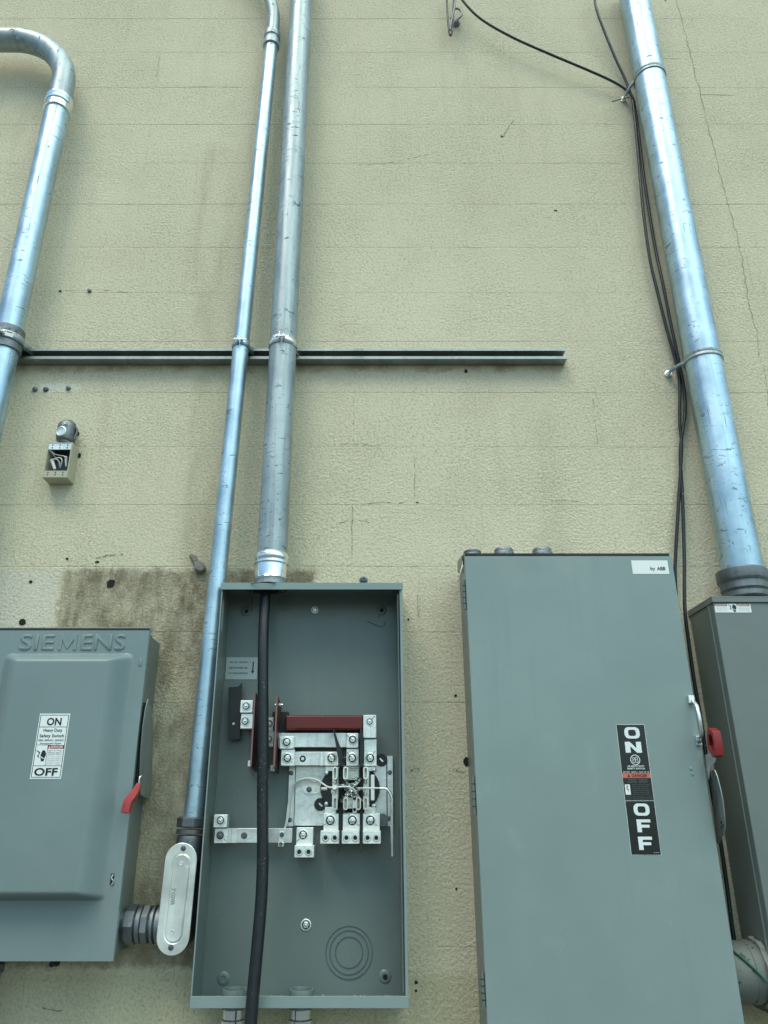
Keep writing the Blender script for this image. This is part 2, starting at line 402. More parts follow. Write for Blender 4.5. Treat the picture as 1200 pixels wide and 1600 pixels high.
for k in range(10):
    vs, fs = block_mesh(2*BH, BH, random.choice((.00005,.0001,.0003)), random.choice((.00005,.0002,.0004,.0006)), random.choice((.0012,.0022,.0034)), random.choice((.0003,.0006,.0009)))
    me = bpy.data.meshes.new('block'); me.from_pydata(vs, [], [tuple(reversed(f)) for f in fs]); me.materials.append(M['wall']); variants.append((me, vs, fs))
def px_of(x, z):
    dz = z-CZ; dep = DIST*math.cos(TH)+dz*math.sin(TH); up = -DIST*math.sin(TH)+dz*math.cos(TH)
    return CX+FPX*x/dep, CY-FPX*up/dep
for r in range(-12, 26):
    zc = zoff - BH*(r+.5)
    if zc-BH/2 < .0 or zc+BH/2 > 6.3: continue
    xs = xA + (0 if r % 2 == 0 else BH)
    for k in range(-10, 11):
        xc = xs + (k+.5)*2*BH
        if abs(xc) > 4.0: continue
        me, vs, fs = random.choice(variants); dy = random.uniform(-.0003,.0001)
        ax, ay = px_of(xc-BH, zc-BH/2); bx, by = px_of(xc+BH, zc+BH/2)
        if bx > -25 and ax < 1225 and ay > -25 and by < 1625:
            o = bpy.data.objects.new('block', me); COL.objects.link(o); o.parent = wall; o.location = (xc, dy, zc); vis += 1
        else: far.add([Vector(v)+Vector((xc,dy,zc)) for v in vs], fs)
far.build('outer_block', M['wall'], wall, kind='stuff')
# the long settlement crack and a few short ones
def ribbon(mb, pts, w0, jit, d=.0009, n=7, gaps=0.0):
    q = []
    for i in range(len(pts)-1):
        for k in range(n):
            t = k/n; q.append((pts[i][0]*(1-t)+pts[i+1][0]*t+random.uniform(-jit,jit), pts[i][1]*(1-t)+pts[i+1][1]*t+random.uniform(-jit,jit)*.5))
    q.append(pts[-1]); vs = []; fs = []
    for i, (a, b) in enumerate(q):
        p = P(a,b,d); wd = w0*random.uniform(.25,1.2)/2
        a2, b2 = q[min(i+1,len(q)-1)]; a1, b1 = q[max(i-1,0)]
        tx, tz = a2-a1, -(b2-b1); L = math.hypot(tx,tz) or 1; nx, nz = -tz/L, tx/L
        vs += [(p.x+nx*wd,-d,p.z+nz*wd),(p.x-nx*wd,-d,p.z-nz*wd)]
    for i in range(len(q)-1):
        if random.random() >= gaps: fs.append((2*i,2*i+1,2*i+3,2*i+2))
    mb.add(vs, fs)
c3 = lambda a,b: (680+a/2.3077, b/2.3077)
c6 = lambda a,b: (700+a/2.4, 400+b/2.4)
mb = MB()
ribbon(mb, [c3(865,-20),c3(905,130),c3(925,215),c3(955,330),c3(985,465),c3(1020,600),c3(1050,720),c3(1075,800),c3(1105,923),c6(1118,110),c6(1130,185),c6(1160,290),c6(1165,380)], .0032, 1.5)
ribbon(mb, [c6(1185,410),c6(1195,480),c6(1199,560)], .002, 1.2)
mb.build('crack', M['crack'], wall, solid=-1, label='long zigzag crack in the wall paint')
mb = MB()
ribbon(mb, [(560,257),(600,256),(630,250),(690,236)], 0.0019, 1, gaps=.35, n=9)
ribbon(mb, [(786,214),(796,196),(806,184)], 0.0043, .8, gaps=.35, n=9)
ribbon(mb, [(75,452),(110,454),(150,452),(200,457)], 0.0019, .8, gaps=.35, n=9)
ribbon(mb, [(530,816),(560,812),(580,817)], 0.0026, 1.5, gaps=.35, n=9); ribbon(mb, [(522,695),(545,693),(582,696)], 0.0026, 1.5, gaps=.35, n=9)
ribbon(mb, [(575,787),(596,784),(612,786)], 0.0026, 1.2, gaps=.35, n=9); ribbon(mb, [(622,786),(650,785)], 0.0026, 1, gaps=.35, n=9)
ribbon(mb, [(927,622),(930,660),(934,694)], 0.0021, .6, gaps=.35, n=9); ribbon(mb, [(648,712),(648,745),(648,782)], 0.0019, .5, gaps=.35, n=9)
ribbon(mb, [(552,618),(552,655),(551,694)], 0.0017, .5, gaps=.35, n=9); ribbon(mb, [(551,790),(550,830),(550,872)], 0.0019, .8, gaps=.35, n=9)
ribbon(mb, [(652,930),(653,952),(654,974)], 0.0021, .6, gaps=.35, n=9); ribbon(mb, [(640,1206),(648,1200),(658,1204)], 0.0051, 2, gaps=.35, n=9)
ribbon(mb, [(708,1202),(718,1206),(728,1206)], 0.0043, 1.5, gaps=.35, n=9); ribbon(mb, [(60,1572),(78,1578),(98,1580)], 0.0034, 2, gaps=.35, n=9)
ribbon(mb, [(150,872),(168,868),(192,866)], 0.0043, 2, gaps=.35, n=9); ribbon(mb, [(860,783),(880,781),(905,784)], 0.0017, .8, gaps=.35, n=9)
ribbon(mb, [(920,88),(1000,90)], 0.0013, .4, gaps=.35, n=9); ribbon(mb, [(1040,146),(1198,150)], 0.0019, .6, gaps=.35, n=9); ribbon(mb, [(1030,91),(1080,92)], 0.0019, .5, gaps=.35, n=9)
ribbon(mb, [(300,135),(370,136)], 0.0014, .4, gaps=.35, n=9); ribbon(mb, [(245,90),(250,80),(244,120)], 0.0019, .8, gaps=.35, n=9)
mb.build('scuff', M['scuff'], wall, solid=-1, kind='stuff')
def blotch(px, py, r, name, mat, parent, ell=1.0):
    c = P(px,py,.001); n = 20; vs = [(c.x,-.0012,c.z)]
    for k in range(n):
        a = 2*math.pi*k/n; q = r*.8*random.uniform(.85,1.12); vs.append((c.x+math.cos(a)*q, -.0012, c.z+math.sin(a)*q*ell))
    return MB().add(vs, [(0,k+1,(k+1)%n+1) for k in range(n)]).build(name, mat, parent, solid=-1)
for a, b, r, e in ((173,912,.016,1.1),(48,909,.0065,1),(35,972,.013,1),(729,1190,.011,1.4),(152,878,.009,.5),(650,1510+38,.004,1),(638,968,.004,1),
                   (712,1087,.005,1),(868,329,.008,.5),(728,580,.007,1.4),(713,1522-133,.004,1),(105,873,.006,.8),(94,455,.007,.8),(1040,1,.004,1),
                   (784,213,.006,1),(652,785,.005,.6),(124,712,.007,1.7),(122,678,.006,1.5),(650,1535,.0055,1)):
    blotch(a, b, r, 'hole', M['hole'], wall, e)

# ------------------------------------------------------------------ fixings on the wall
def anchor(px, py, r, label, mat='cast', d=.008):
    c = P(px,py,0); o = MB().revolve([(r*1.5,0),(r*1.5,.0015),(r,.0017),(r,d),(r*.7,d+.001),(r*.35,d+.001),(r*.3,d-.003)], c, (0,-1,0), 16)
    return tag(o.build('wall_anchor', M[mat]), label, 'wall anchor')
anchor(140,455,.0055,'small screw anchor left of the thin conduit, above the channel')
anchor(55,609,.0065,'leftmost screw anchor on the pale strip above the outlet box')
anchor(72,609,.0065,'middle screw anchor on the pale strip above the outlet box','darkcast')
anchor(107,607,.0060,'rightmost screw anchor on the pale strip above the outlet box')
anchor(568,907,.0085,'dark bolt stub just above the top rim of the open cabinet','darkcast',.018)
anchor(88,1503,.007,'dark bolt stub below the bottom edge of the left safety switch','black',.03)
mb = MB()
for i in range(7):
    t = i/6; c = P(300+14*t+random.uniform(-1,1), 869+20*t, 0); rr = (.007+.010*t)*random.uniform(.75,1.15)
    mb.revolve([(rr*.6*math.sin(a*math.pi/6)+rr*.4*(1 if a in(1,2,3,4,5) else .2), -rr*.6*math.cos(a*math.pi/6)) for a in range(0,7)], c+Vector((0,-rr*.5,0)), (.3,-1,.2), 10, True, i)
tag(mb.build('mud_nest', M['nest']), 'dried grey mud nest stuck on the wall left of the thin conduit', 'nest')

# ------------------------------------------------------------------ strut channel
sy0, sy1 = 543, 560
SD = .041
z1s, z0s = Zp(544.5,SD), Zp(544.5,SD)-.041
xl, xr = Xp(-12,552,SD), Xp(885,552,SD)
t_ = .0027
stc = thing('strut_channel', 'long horizontal steel strut channel with open slot behind the conduits', 'channel', ((xl+xr)/2,-.02,z0s))
m = MB(); m.box(xl,xr,0.0006,t_,z0s,z1s)
m.build('back_web', M['strut'], stc)
for zz0, zz1, lip in ((z1s-t_, z1s, -1), (z0s, z0s+t_, 1)):
    m = MB(); m.box(xl,xr,t_+.0001,SD,zz0,zz1)
    if lip < 0: m.box(xl,xr,SD-t_,SD+.0001,zz0-.0062,zz0-.0001)
    else: m.box(xl,xr,SD-t_,SD+.0001,zz1+.0001,zz1+.0075)
    m.build('flange', M['strut'], stc)

# ------------------------------------------------------------------ conduits
def seg(a, b, r, name, mat, parent, n=40): return MB().cyl(a, b, r, n).build(name, M[mat], parent)
def rings(name, mat, parent, a, axis, prof, n=40): return MB().revolve(prof, a, axis, n).build(name, M[mat], parent)
# left conduit with gooseneck
R3 = .0445
dl = SD+R3+.002
a0, a1 = P(-26,700,dl), P(91,166,dl)
ax = (a1-a0).normalized()
c1 = thing('bent_conduit', 'thick galvanised conduit bending over to the left at the top left', 'conduit', a0, 'galvanised conduits on the wall')
seg(a0-ax*.75, a1, R3, 'tube', 'galv', c1)
rings('coupling', 'chrome', c1, a1-ax*.035, ax, [(R3+.0005,0),(R3+.006,.002),(R3+.006,.008),(R3+.003,.011),(R3+.003,.030),(R3+.007,.034),(R3+.008,.042),(R3+.003,.048),(R3+.003,.052),(R3+.006,.056),(R3+.006,.066),(R3+.001,.068)])
e0 = a1+ax*.02
pts = [e0, e0+ax*.05, e0+ax*.10]
rb = .245
cx_ = e0+ax*.10+Vector((-rb,0,0))
for k in range(1,9):
    an = math.pi/2*k/8*1.0
    pts.append(cx_+Vector((rb*math.cos(an),0,0))+ax*(rb*math.sin(an)))
pts.append(pts[-1]+Vector((-.5,0,.004)))
MB().tube(pts, R3*.98, 40, 4).build('elbow', M['galv_old'], c1)
# thin conduit
R15 = .0262
dt = SD+R15+.003
b0, b1 = P(301,1290,.075), P(424.5,66,dt)
bx_ = (b1-b0).normalized()
c2 = thing('thin_conduit', 'thinnest galvanised conduit dropping from a top elbow to the oval-cover conduit body', 'conduit', b0, 'galvanised conduits on the wall')
seg(b0, b1, R15, 'tube', 'galv', c2, 32)
rings('coupling', 'galv_old', c2, b1-bx_*.03, bx_, [(R15+.001,0),(R15+.0065,.002),(R15+.0065,.03),(R15+.003,.034),(R15+.003,.046),(R15+.007,.05),(R15+.007,.075),(R15+.001,.08)], 32)
e0 = b1+bx_*.03
MB().tube([e0, e0+bx_*.07, P(427,18,dt), P(418,-12,dt), P(404,-34,dt), P(380,-70,dt)], R15*.97, 28, 6).build('elbow', M['galv_old'], c2)
# middle conduit
dm = SD+R3+.002
m0, m1 = P(423,905,.078), P(474,-60,dm)
mx = (m1-m0).normalized()
c3_ = thing('middle_conduit', 'thick dull grey conduit running straight down into the open cabinet top', 'conduit', m0, 'galvanised conduits on the wall')
seg(m0-mx*.02, m1, R3, 'tube', 'galv_old', c3_, 48)
rings('coupling', 'chrome', c3_, m0-mx*.006, mx, [(R3*.98,-.012),(R3*1.0,0),(R3+.005,.004),(R3+.003,.008),(R3+.003,.045),(R3+.0065,.049),(R3+.0065,.054),(R3+.004,.057),(R3+.0075,.064),(R3+.0075,.074),(R3+.004,.079),(R3+.001,.083)], 48)
# right conduit
R4 = .0575
dr = .075
r0, r1 = P(1163,905,dr), P(986,-30,dr)
rx = (r1-r0).normalized()
c4 = thing('right_conduit', 'thickest galvanised conduit slanting down the right side into the rightmost cabinet', 'conduit', r0, 'galvanised conduits on the wall')
seg(r0, r1, R4, 'tube', 'galv', c4, 48)
rings('connector', 'cast', c4, P(1166,937,dr), rx, [(R4*.99,0),(R4+.004,.004),(R4+.004,.016),(R4+.000,.020),(R4+.002,.024),(R4+.006,.026),(R4+.006,.046),(R4+.011,.050),(R4+.013,.056),(R4+.013,.082),(R4+.009,.086),(R4+.001,.088)], 36)
# clamps on the channel
def clamp(name, label, tp, tax, R, w_, gap_dir, mat, bolt_off=0.0):
    root = thing(name, label, 'pipe clamp', tp, 'pipe clamps on the strut channel')
    u = Vector((1,0,0)); u = (u-tax*u.dot(tax)).normalized(); f = Vector((0,-1,0)); f = (f-tax*f.dot(tax)).normalized()
    for sgn in (-1, 1):
        m = MB(); lo = []; q = []
        a_s = 6; a_e = 118
        path = []
        path.append(u*(sgn*.0065)+f*(R+.016)); path.append(u*(sgn*.0065)+f*(R+.0015))
        for k in range(0,15):
            a = math.radians(a_s+(a_e-a_s)*k/14)
            path.append(u*(sgn*math.sin(a)*(R+.0018))+f*(math.cos(a)*(R+.0018)))
        path.append(u*(sgn*(R+.012))+f*(-(R)-.010))
        vs = []; fs = []
        for p in path:
            for h in (-w_/2, w_/2): vs.append(tp+p+tax*h)
        n_ = len(path)
        for i in range(n_-1): fs.append((2*i,2*i+1,2*i+3,2*i+2))
        m.add(vs, fs); o = m.build('strap', M[mat], root)
        sm = o.modifiers.new('solid','SOLIDIFY'); sm.thickness = .0022; sm.offset = 0
    c = tp+f*(R+.010)
    m = MB().cyl(c-u*.018, c+u*.024, .0028, 10); m.revolve([(.0065,0),(.0065,.005)], c-u*.016, u, 6); m.revolve([(.0065,0),(.0065,.004)], c+u*.008, u, 6)
    m.build('bolt', M['screw'], root)
    return root
def along(a, b, py, d):                               # point on a line a-b at the height of a photo row
    z = Zp(py, d); t = (z-a.z)/(b.z-a.z); return a+(b-a)*t
clamp('pipe_clamp', 'small two-piece clamp holding the thin conduit to the channel', along(b0,b1,541,dt), bx_, R15, .024, 1, 'galv')
clamp('pipe_clamp', 'bright two-piece clamp holding the dull middle conduit to the channel', along(m0,m1,538,dm), mx, R3, .030, 1, 'chrome')
kc = along(a0,a1,534,dl)
k3 = clamp('pipe_clamp', 'wide clamp with grey liner and white sticker on the left conduit', kc, ax, R3+.007, .026, 1, 'galv_old')
MB().revolve([(R3+.0008,-.042),(R3+.0065,-.041),(R3+.0065,.041),(R3+.0008,.042)], kc, ax, 48).build('liner', M['cast'], k3)
uu = Vector((1,0,0)); uu = (uu-ax*uu.dot(ax)).normalized(); ff = Vector((0,-1,0)); ff = (ff-ax*ff.dot(ax)).normalized()
vs = []; fs = []
for k in range(6):
    a = math.radians(20+26*k/5); q = kc+uu*math.sin(a)*(R3+.0108)+ff*math.cos(a)*(R3+.0108)
    vs += [q-ax*.010, q+ax*.010]
for k in range(5): fs.append((2*k,2*k+1,2*k+3,2*k+2))
MB().add(vs,fs).build('sticker', M['labelw'], k3, solid=-1)
vs = []; fs = []
for k in range(6):
    a = math.radians(23+18*k/5); q = kc+uu*math.sin(a)*(R3+.0111)+ff*math.cos(a)*(R3+.0111)
    vs += [q+ax*.003, q+ax*.0065]
for k in range(5): fs.append((2*k,2*k+1,2*k+3,2*k+2))
MB().add(vs,fs).build('print_line', M['ink'], k3, solid=-1)
# hanger straps of the right conduit
for (lx, ly, rxx, ry, lab) in ((977,150,1010,122,'upper steel hanger ring bolted to the wall beside the right conduit'),
                               (1047,580,1094,563,'lower steel hanger ring bolted to the wall beside the right conduit')):
    cpt = along(r0, r1, ry, dr)
    root = thing('conduit_hanger', lab, 'pipe hanger', cpt, 'hanger rings on the right conduit')
    MB().revolve([(R4+.0005,-.011),(R4+.004,-.010),(R4+.0042,-.003),(R4+.0025,0),(R4+.0042,.003),(R4+.004,.010),(R4+.0005,.011)], cpt, (rx+Vector((0,0,0))), 48).build('ring', M['galv_old'], root)
    lug = P(lx,ly,.022)
    edge = cpt+Vector((-(R4+.002),.01,0))
    MB().tube([edge+Vector((.006,0,0)), (edge+lug)/2, lug], .0065, 6, 4).build('ear', M['galv_old'], root)
    MB().revolve([(.012,0),(.012,.003),(.009,.0035),(.009,.011),(.005,.012),(.005,.016)], lug+Vector((0,.018,0)), (-.25,-1,.1), 6).build('bolt', M['screw'], root)

# ------------------------------------------------------------------ thin black cables
def cable(pts, r, label, name='black_cable', mat='rubber', grp='black cables by the right conduit', cat='cable', n=10):
    o = MB().tube([P(a,b,d) for a,b,d in pts], r, n, 6).build(name, M[mat]); return tag(o, label, cat, grp)
cable([(926,-30,.05),(931,10,.05),(944,48,.045),(962,92,.035),(976,122,.03),(985,146,.03),(989,160,.03),(996,228,.03),(1004,320,.03),(1015,402,.028),(1027,455,.026),(1042,515,.024),(1056,565,.022),
       (1062,600,.02),(1062,660,.02),(1065,700,.02),(1060,790,.02),(1056,860,.02),(1055,905,.02),(1060,1000,.02)], .0052,
      'black cable from the top centre-right, looping left then vanishing behind the large grey switch')
cable([(712,-20,.05),(724,2,.05),(752,30,.05),(800,58,.05),(858,84,.045),(915,108,.04),(955,126,.035),(978,140,.034),(988,152,.034),(994,180,.02),(1008,290,.02),(1024,388,.02),(1035,440,.03),(1048,505,.03),(1060,562,.028),
       (1069,610,.02),(1070,650,.02),(1063,705,.02),(1066,770,.02),(1069,860,.03),(1070,950,.05),(1076,1003,.05),(1084,1060,.05),(1096,1130,.05),(1106,1200,.05),(1128,1330,.05),(1147,1470,.05)], .0052,
      'black cable sagging from the wall hook at the top to the right conduit and down')
cable([(984,152,.03),(970,155,.03),(956,159,.03)], .0018, 'short stray black wire end poking left at the upper hanger', 'wire_end')
# hook and loop at the top
hk = thing('wall_hook', 'grey screw eye hook fixed in the wall at the top centre', 'hook', P(711,35,.01))
c15 = lambda a,b: (680+a/15, b/15)
MB().tube([P(*c15(a,b),d) for a,b,d in ((470,560,.0),(470,560,.03),(520,460,.04),(610,370,.045),(620,290,.045),(560,215,.045),(490,200,.045),(430,240,.045),(390,330,.045),(370,430,.045))], .0046, 10, 5).build('eye', M['cast'], hk)
MB().revolve([(.016,0),(.015,.006),(.009,.014),(.006,.02)], P(*c15(500,580),0), (0,-1,0), 7).build('flange', M['cast'], hk)
tag(MB().tube([P(*c15(a,b),.05) for a,b in ((250,-300),(272,0),(285,250),(300,500),(325,740),(355,830),(390,770),(410,600),(420,400),(430,200),(435,0),(430,-300))], .0042, 10, 5).build('cable_loop', M['rubber']),
    'narrow black cable loop hanging down through the wall hook', 'cable')
tag(MB().tube([P(*c15(a,b),.054) for a,b in ((480,-300),(470,0),(455,160),(400,420),(370,560),(360,700))], .0036, 8, 5).build('hanging_cable', M['darkcast']),
    'short grey cable strand hanging into the wall hook at top', 'cable')

# ------------------------------------------------------------------ weatherproof outlet box with flood lamp holder
bb = thing('outlet_box', 'small open beige outlet box with loose wires and grey knuckle on top', 'outlet box', P(95,720,0))
FB = .055
f0, f1, t0, t1 = Xp(70.5,718,FB), Xp(109.5,718,FB), Zp(746,FB), Zp(691,FB)
hw = .004
m = MB(); m.box(f0,f0+hw,.0006,FB,t0,t1); m.box(f1-hw,f1,.0006,FB,t0,t1); m.box(f0+hw,f1-hw,.0006,FB,t1-hw,t1); m.box(f0+hw,f1-hw,.0006,FB,t0,t0+hw); m.box(f0+hw,f1-hw,.0006,.004,t0+hw,t1-hw)
m.build('shell', M['beige'], bb, .001)
H = t1-t0
MB().box(f0+hw,f1-hw,FB-.004,FB-.0008,t1-hw-H*.17,t1-hw-.0001).build('ear_plate', M['aluplate'], bb)
MB().box(f0+hw,f1-hw,FB-.004,FB-.0008,t0+hw+.0001,t0+hw+H*.16).build('ear_plate', M['beige'], bb)
m = MB()
for zz in (t1-hw-H*.045, t1-hw-H*.125, t0+hw+H*.045, t0+hw+H*.115):
    for k in range(3):
        xx = f0+(f1-f0)*(.2+.3*k); m.revolve([(.0022,0),(.0022,.0004)], (xx,-(FB-.0007),zz), (0,-1,0), 8)
m.build('screw_hole', M['hole'], bb, kind='stuff')
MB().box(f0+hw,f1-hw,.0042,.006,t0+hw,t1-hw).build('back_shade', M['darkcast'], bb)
c8 = lambda a,b: (40+a/8.89, 590+b/8.89)
for path, r in (([(335,1010,.05),(400,1060,.045),(470,1080,.04),(530,1090,.045),(555,1110,.05)],.0018),([(345,1020,.04),(410,1100,.03),(460,1160,.03),(470,1230,.03)],.0018),
                ([(360,1150,.05),(420,1120,.05),(480,1115,.05),(505,1160,.05),(480,1250,.04)],.0018),([(370,1140,.045),(440,1140,.04),(480,1200,.04)],.0016)):
    MB().tube([P(*c8(a,b),d) for a,b,d in path], r, 7, 5).build('wire', M['wire'], bb)
MB().cyl(P(*c8(365,1145),.045), P(*c8(405,1275),.045), .0062, 10, .0045).build('wire_nut', M['wire'], bb)
MB().cyl(P(*c8(560,1095),.045), P(*c8(562,1235),.040), .0045, 10, .0025).build('wire_nut', M['white'], bb)
kn = P(101,694,.033)
m = MB().revolve([(.020,0),(.021,.007),(.028,.011),(.030,.017),(.030,.058),(.027,.071),(.017,.081),(.005,.084)], kn, (0,0,1), 10)
m.build('knuckle', M['cast'], bb)
MB().revolve([(.017,0),(.017,.008),(.0145,.009),(.013,.0060)], kn+Vector((-.003,-.025,.030)), (-.12,-1,0), 20).build('swivel_cap', M['aluplate'], bb)
MB().revolve([(.0035,0),(.0035,.006)], kn+Vector((.004,-.027,.058)), (0,-1,0), 6).build('screw', M['screw'], bb)
MB().tube([kn+Vector((.024,-.006,.064)), kn+Vector((.034,-.002,.045)), kn+Vector((.028,-.004,.014))], .004, 8, 4).build('bracket_arm', M['darkcast'], bb)

# ------------------------------------------------------------------ left safety switch
SF = .150
sR = (Xp(235,985,SF)+Xp(175,1500,SF)+Xp(206,1240,SF))/3; sL = Xp(-20,985,SF); sT = Zp(985,SF); sB = Zp(1502,SF)
sw = thing('safety_switch', 'wide grey safety switch with raised door panel and embossed lettering, far left', 'safety switch', ((sL+sR)/2,-.07,sB))
MB().box(sL+.008,sR-.010,.0006,SF-.022,sB+.006,sT-.004).build('body', M['paint2'], sw, .003)
MB().box(sL+.002,sR-.002,SF-.0215,SF-.018,sB+.002,sT+.0130).build('rain_lip', M['paintb'], sw, .001)
MB().box(sL+.005,sR-.005,SF-.0178,SF-.012,sB+.004,sT+.0088).build('gasket', M['seam'], sw)
door = None
nx_, nz_ = 120, 150
gx0, gx1 = Xp(8,1025,SF)+0.0, (Xp(208,1025,SF)+Xp(165,1403,SF))/2
gz0, gz1 = Zp(1407,SF), Zp(1021,SF)
sst = lambda v: (lambda c: c*c*(3-2*c))(max(0,min(1,v)))
xs = sorted(set([sL, sR, gx0-.002, gx1+.002]+[gx0+(gx1-gx0)*i/nx_ for i in range(nx_+1)])); zs = sorted(set([sB, sT, gz0-.002, gz1+.002]+[gz0+(gz1-gz0)*i/nz_ for i in range(nz_+1)]))
vs = []; fs = []
for z in zs:
    for x in xs:
        dx = min(x-gx0, gx1-x); dt_ = gz1-z; db = z-gz0
        hgt = 0
        if dx > 0 and dt_ > 0 and db > 0:
            q = 1-((1-min(1,dx/.058))**5+(1-min(1,dt_/.030))**5+(1-min(1,db/.022))**5)**(1/5)
            hgt = .050*sst(max(0,min(1,max(q,0)*.62+.38*max(q,0)**.5)))
        vs.append((x,-(SF+hgt),z))
nX = len(xs)
for j in range(len(zs)-1):
    for i in range(nX-1): fs.append((j*nX+i, j*nX+i+1, (j+1)*nX+i+1, (j+1)*nX+i))
door = MB().add(vs,fs).build('door', M['paintb'], sw, solid=-1, sharp=50)
m = MB().box(sL,sR,SF-.0118,SF-.0002,sB,sB+.003); m.box(sL,sR,SF-.0118,SF-.0002,sT-.003,sT); m.box(sL,sL+.003,SF-.0118,SF-.0002,sB+.003,sT-.003); m.box(sR-.003,sR,SF-.0118,SF-.0002,sB+.003,sT-.003)
m.build('door_flange', M['paintb'], sw)
# embossed name
def emboss(txt, x0,y0,x1,y1,d,h,bold,parent,mat,name):
    m = MB(); m.text(txt,x0,y0,x1,y1,d+.0002,bold)
    o = m.build(name, mat, parent, solid=-1)
    s = o.modifiers.new('thick','SOLIDIFY'); s.thickness = h; s.offset = 1
    b = o.modifiers.new('bevel','BEVEL'); b.width = h*.6; b.segments = 2; b.limit_method = 'ANGLE'
    return o
emboss('SI',31,991,60,1016,SF,.0024,.011,sw,M['paintb'],'embossed_lettering')
emboss('E',66,991.5,85,1015.5,SF,.0024,.011,sw,M['paintb'],'embossed_lettering')
emboss('ENS',127,991,196,1016,SF,.0024,.011,sw,M['paintb'],'embossed_lettering')
MB().prism([(90,1015.5),(93,991.5),(99,991.5),(105,1005),(114,991.5),(121,991.5),(118.5,1015.5),(113.5,1015.5),(115.5,999),(106,1013),(103,1013),(97.5,999),(95,1015.5)],SF+.0001,SF+.0022).build('embossed_lettering', M['paintb'], sw, .0008)
emboss('1',217,1029,222,1041,SF,.0012,.01,sw,M['paintb'],'embossed_lettering')
# its label (on the raised panel)
LD = SF+.050+.0004
def plate(parent, name, mat, x0,y0,x1,y1,d,th=.0004, r=0):
    return MB().pbox(x0,y0,x1,y1,d-th,d).build(name, mat, parent)
lx0, lx1 = 54.5, 102.5     # at mid height
def LB_(x0,y0,x1,y1): return x0,y0,x1,y1
lab = plate(sw,'instruction_label',M['labelw'],lx0,1115,lx1,1217,LD,.0008)
lw = lambda f: Xp(lx0,1166,LD)+f*(Xp(lx1,1166,LD)-Xp(lx0,1166,LD))
class Sheet:                                         # flat print on a label: u across 0..1, v down 0..1
    def __init__(s, x0,x1,z0,z1,d): s.a = (x0,x1,z0,z1,d); s.m = {}
    def mb(s, mat): return s.m.setdefault(mat, MB())
    def rect(s, mat, u0,v0,u1,v1, lift=.0003):
        x0,x1,z0,z1,d = s.a; W=x1-x0; Hh=z1-z0
        X0,X1,Z0,Z1 = x0+u0*W,x0+u1*W,z1-v1*Hh,z1-v0*Hh
        s.mb(mat).add([(X0,-d-lift,Z0),(X1,-d-lift,Z0),(X1,-d-lift,Z1),(X0,-d-lift,Z1)],[(0,1,2,3)])
    def poly(s, mat, pts, lift=.0004):
        x0,x1,z0,z1,d = s.a; s.mb(mat).add([(x0+u*(x1-x0),-d-lift,z1-v*(z1-z0)) for u,v in pts],[tuple(range(len(pts)))])
    def text(s, mat, t, u0,v0,u1,v1, bold=0.0, lift=.0006):
        v, f = glyphs(t, bold); ax=min(a for a,b in v); bx=max(a for a,b in v); ay=min(b for a,b in v); by=max(b for a,b in v)
        x0,x1,z0,z1,d = s.a; W=x1-x0; Hh=z1-z0
        s.mb(mat).add([(x0+(u0+(a-ax)/(bx-ax)*(u1-u0))*W,-d-lift,z1-(v1-(b-ay)/(by-ay)*(v1-v0))*Hh) for a,b in v], f)
    def done(s, parent):
        for i,(mat,m) in enumerate(s.m.items()): m.build('label_print', M[mat], parent, solid=-1)
def hand(S, u0,v0,u1,v1):                              # the shock-hazard hand and bolt
    q = lambda a,b: (u0+a*(u1-u0), v0+b*(v1-v0))
    S.poly('ink',[q(.50,.30),(q(.56,.12)),q(.62,.10),q(.66,.04),q(.74,.02),q(.80,.08),q(.88,.12),q(.96,.28),q(.98,.5),q(.90,.62),q(.88,.78),q(.84,.98),q(.60,.98),q(.54,.80),q(.46,.62)])
    S.poly('ink',[q(.02,.02),q(.40,.22),q(.30,.48),q(.24,.45),q(.28,.27),q(.04,.10)])
    S.poly('ink',[q(.24,.45),q(.14,.52),q(.30,.68),q(.40,.62),q(.26,.54),q(.33,.44)])
    S.poly('inkw',[q(.48,.56),q(.62,.60),q(.72,.68),q(.84,.72),q(.84,.78),q(.68,.74),q(.58,.66),q(.46,.62)], .0007)
sh = Sheet(lw(0),lw(1),Zp(1217,LD),Zp(1115,LD),LD)
for a in ((.03,.02,.97,.028),(.03,.972,.97,.98),(.03,.02,.05,.98),(.95,.02,.97,.98),(.05,.205,.95,.213),(.05,.485,.50,.49),(.05,.80,.95,.807),(.42,.49,.43,.80)): sh.rect('ink',*a)
sh.text('ink','ON',.27,.065,.75,.185,.025)
sh.text('ink','Heavy Duty',.20,.235,.82,.30,.012); sh.text('ink','Safety Switch',.10,.32,.90,.385,.012)
sh.text('ink','200A 240VAC, 250VDC',.08,.40,.92,.435,.01); sh.text('ink','Horsepower Rated',.16,.45,.84,.485,.01)
sh.rect('labelr',.43,.49,.95,.545); sh.poly('inkw',[(.46,.54),(.49,.50),(.52,.54)],.0006); sh.text('inkw','DANGER',.54,.502,.92,.535,.012)
for k,t in enumerate(('Hazardous Voltage.','Will cause death or','serious injury.')): sh.text('ink',t,.45,.565+.03*k,.92,.585+.03*k)
for k,t in enumerate(('Turn off power supplying','this switch before','working inside. Replace all','covers before turning on','power supply')): sh.text('inkg',t,.45,.66+.027*k,.92,.676+.027*k)
hand(sh,.07,.56,.41,.74)
sh.text('ink','OFF',.11,.835,.86,.955,.025)
sh.done(lab)
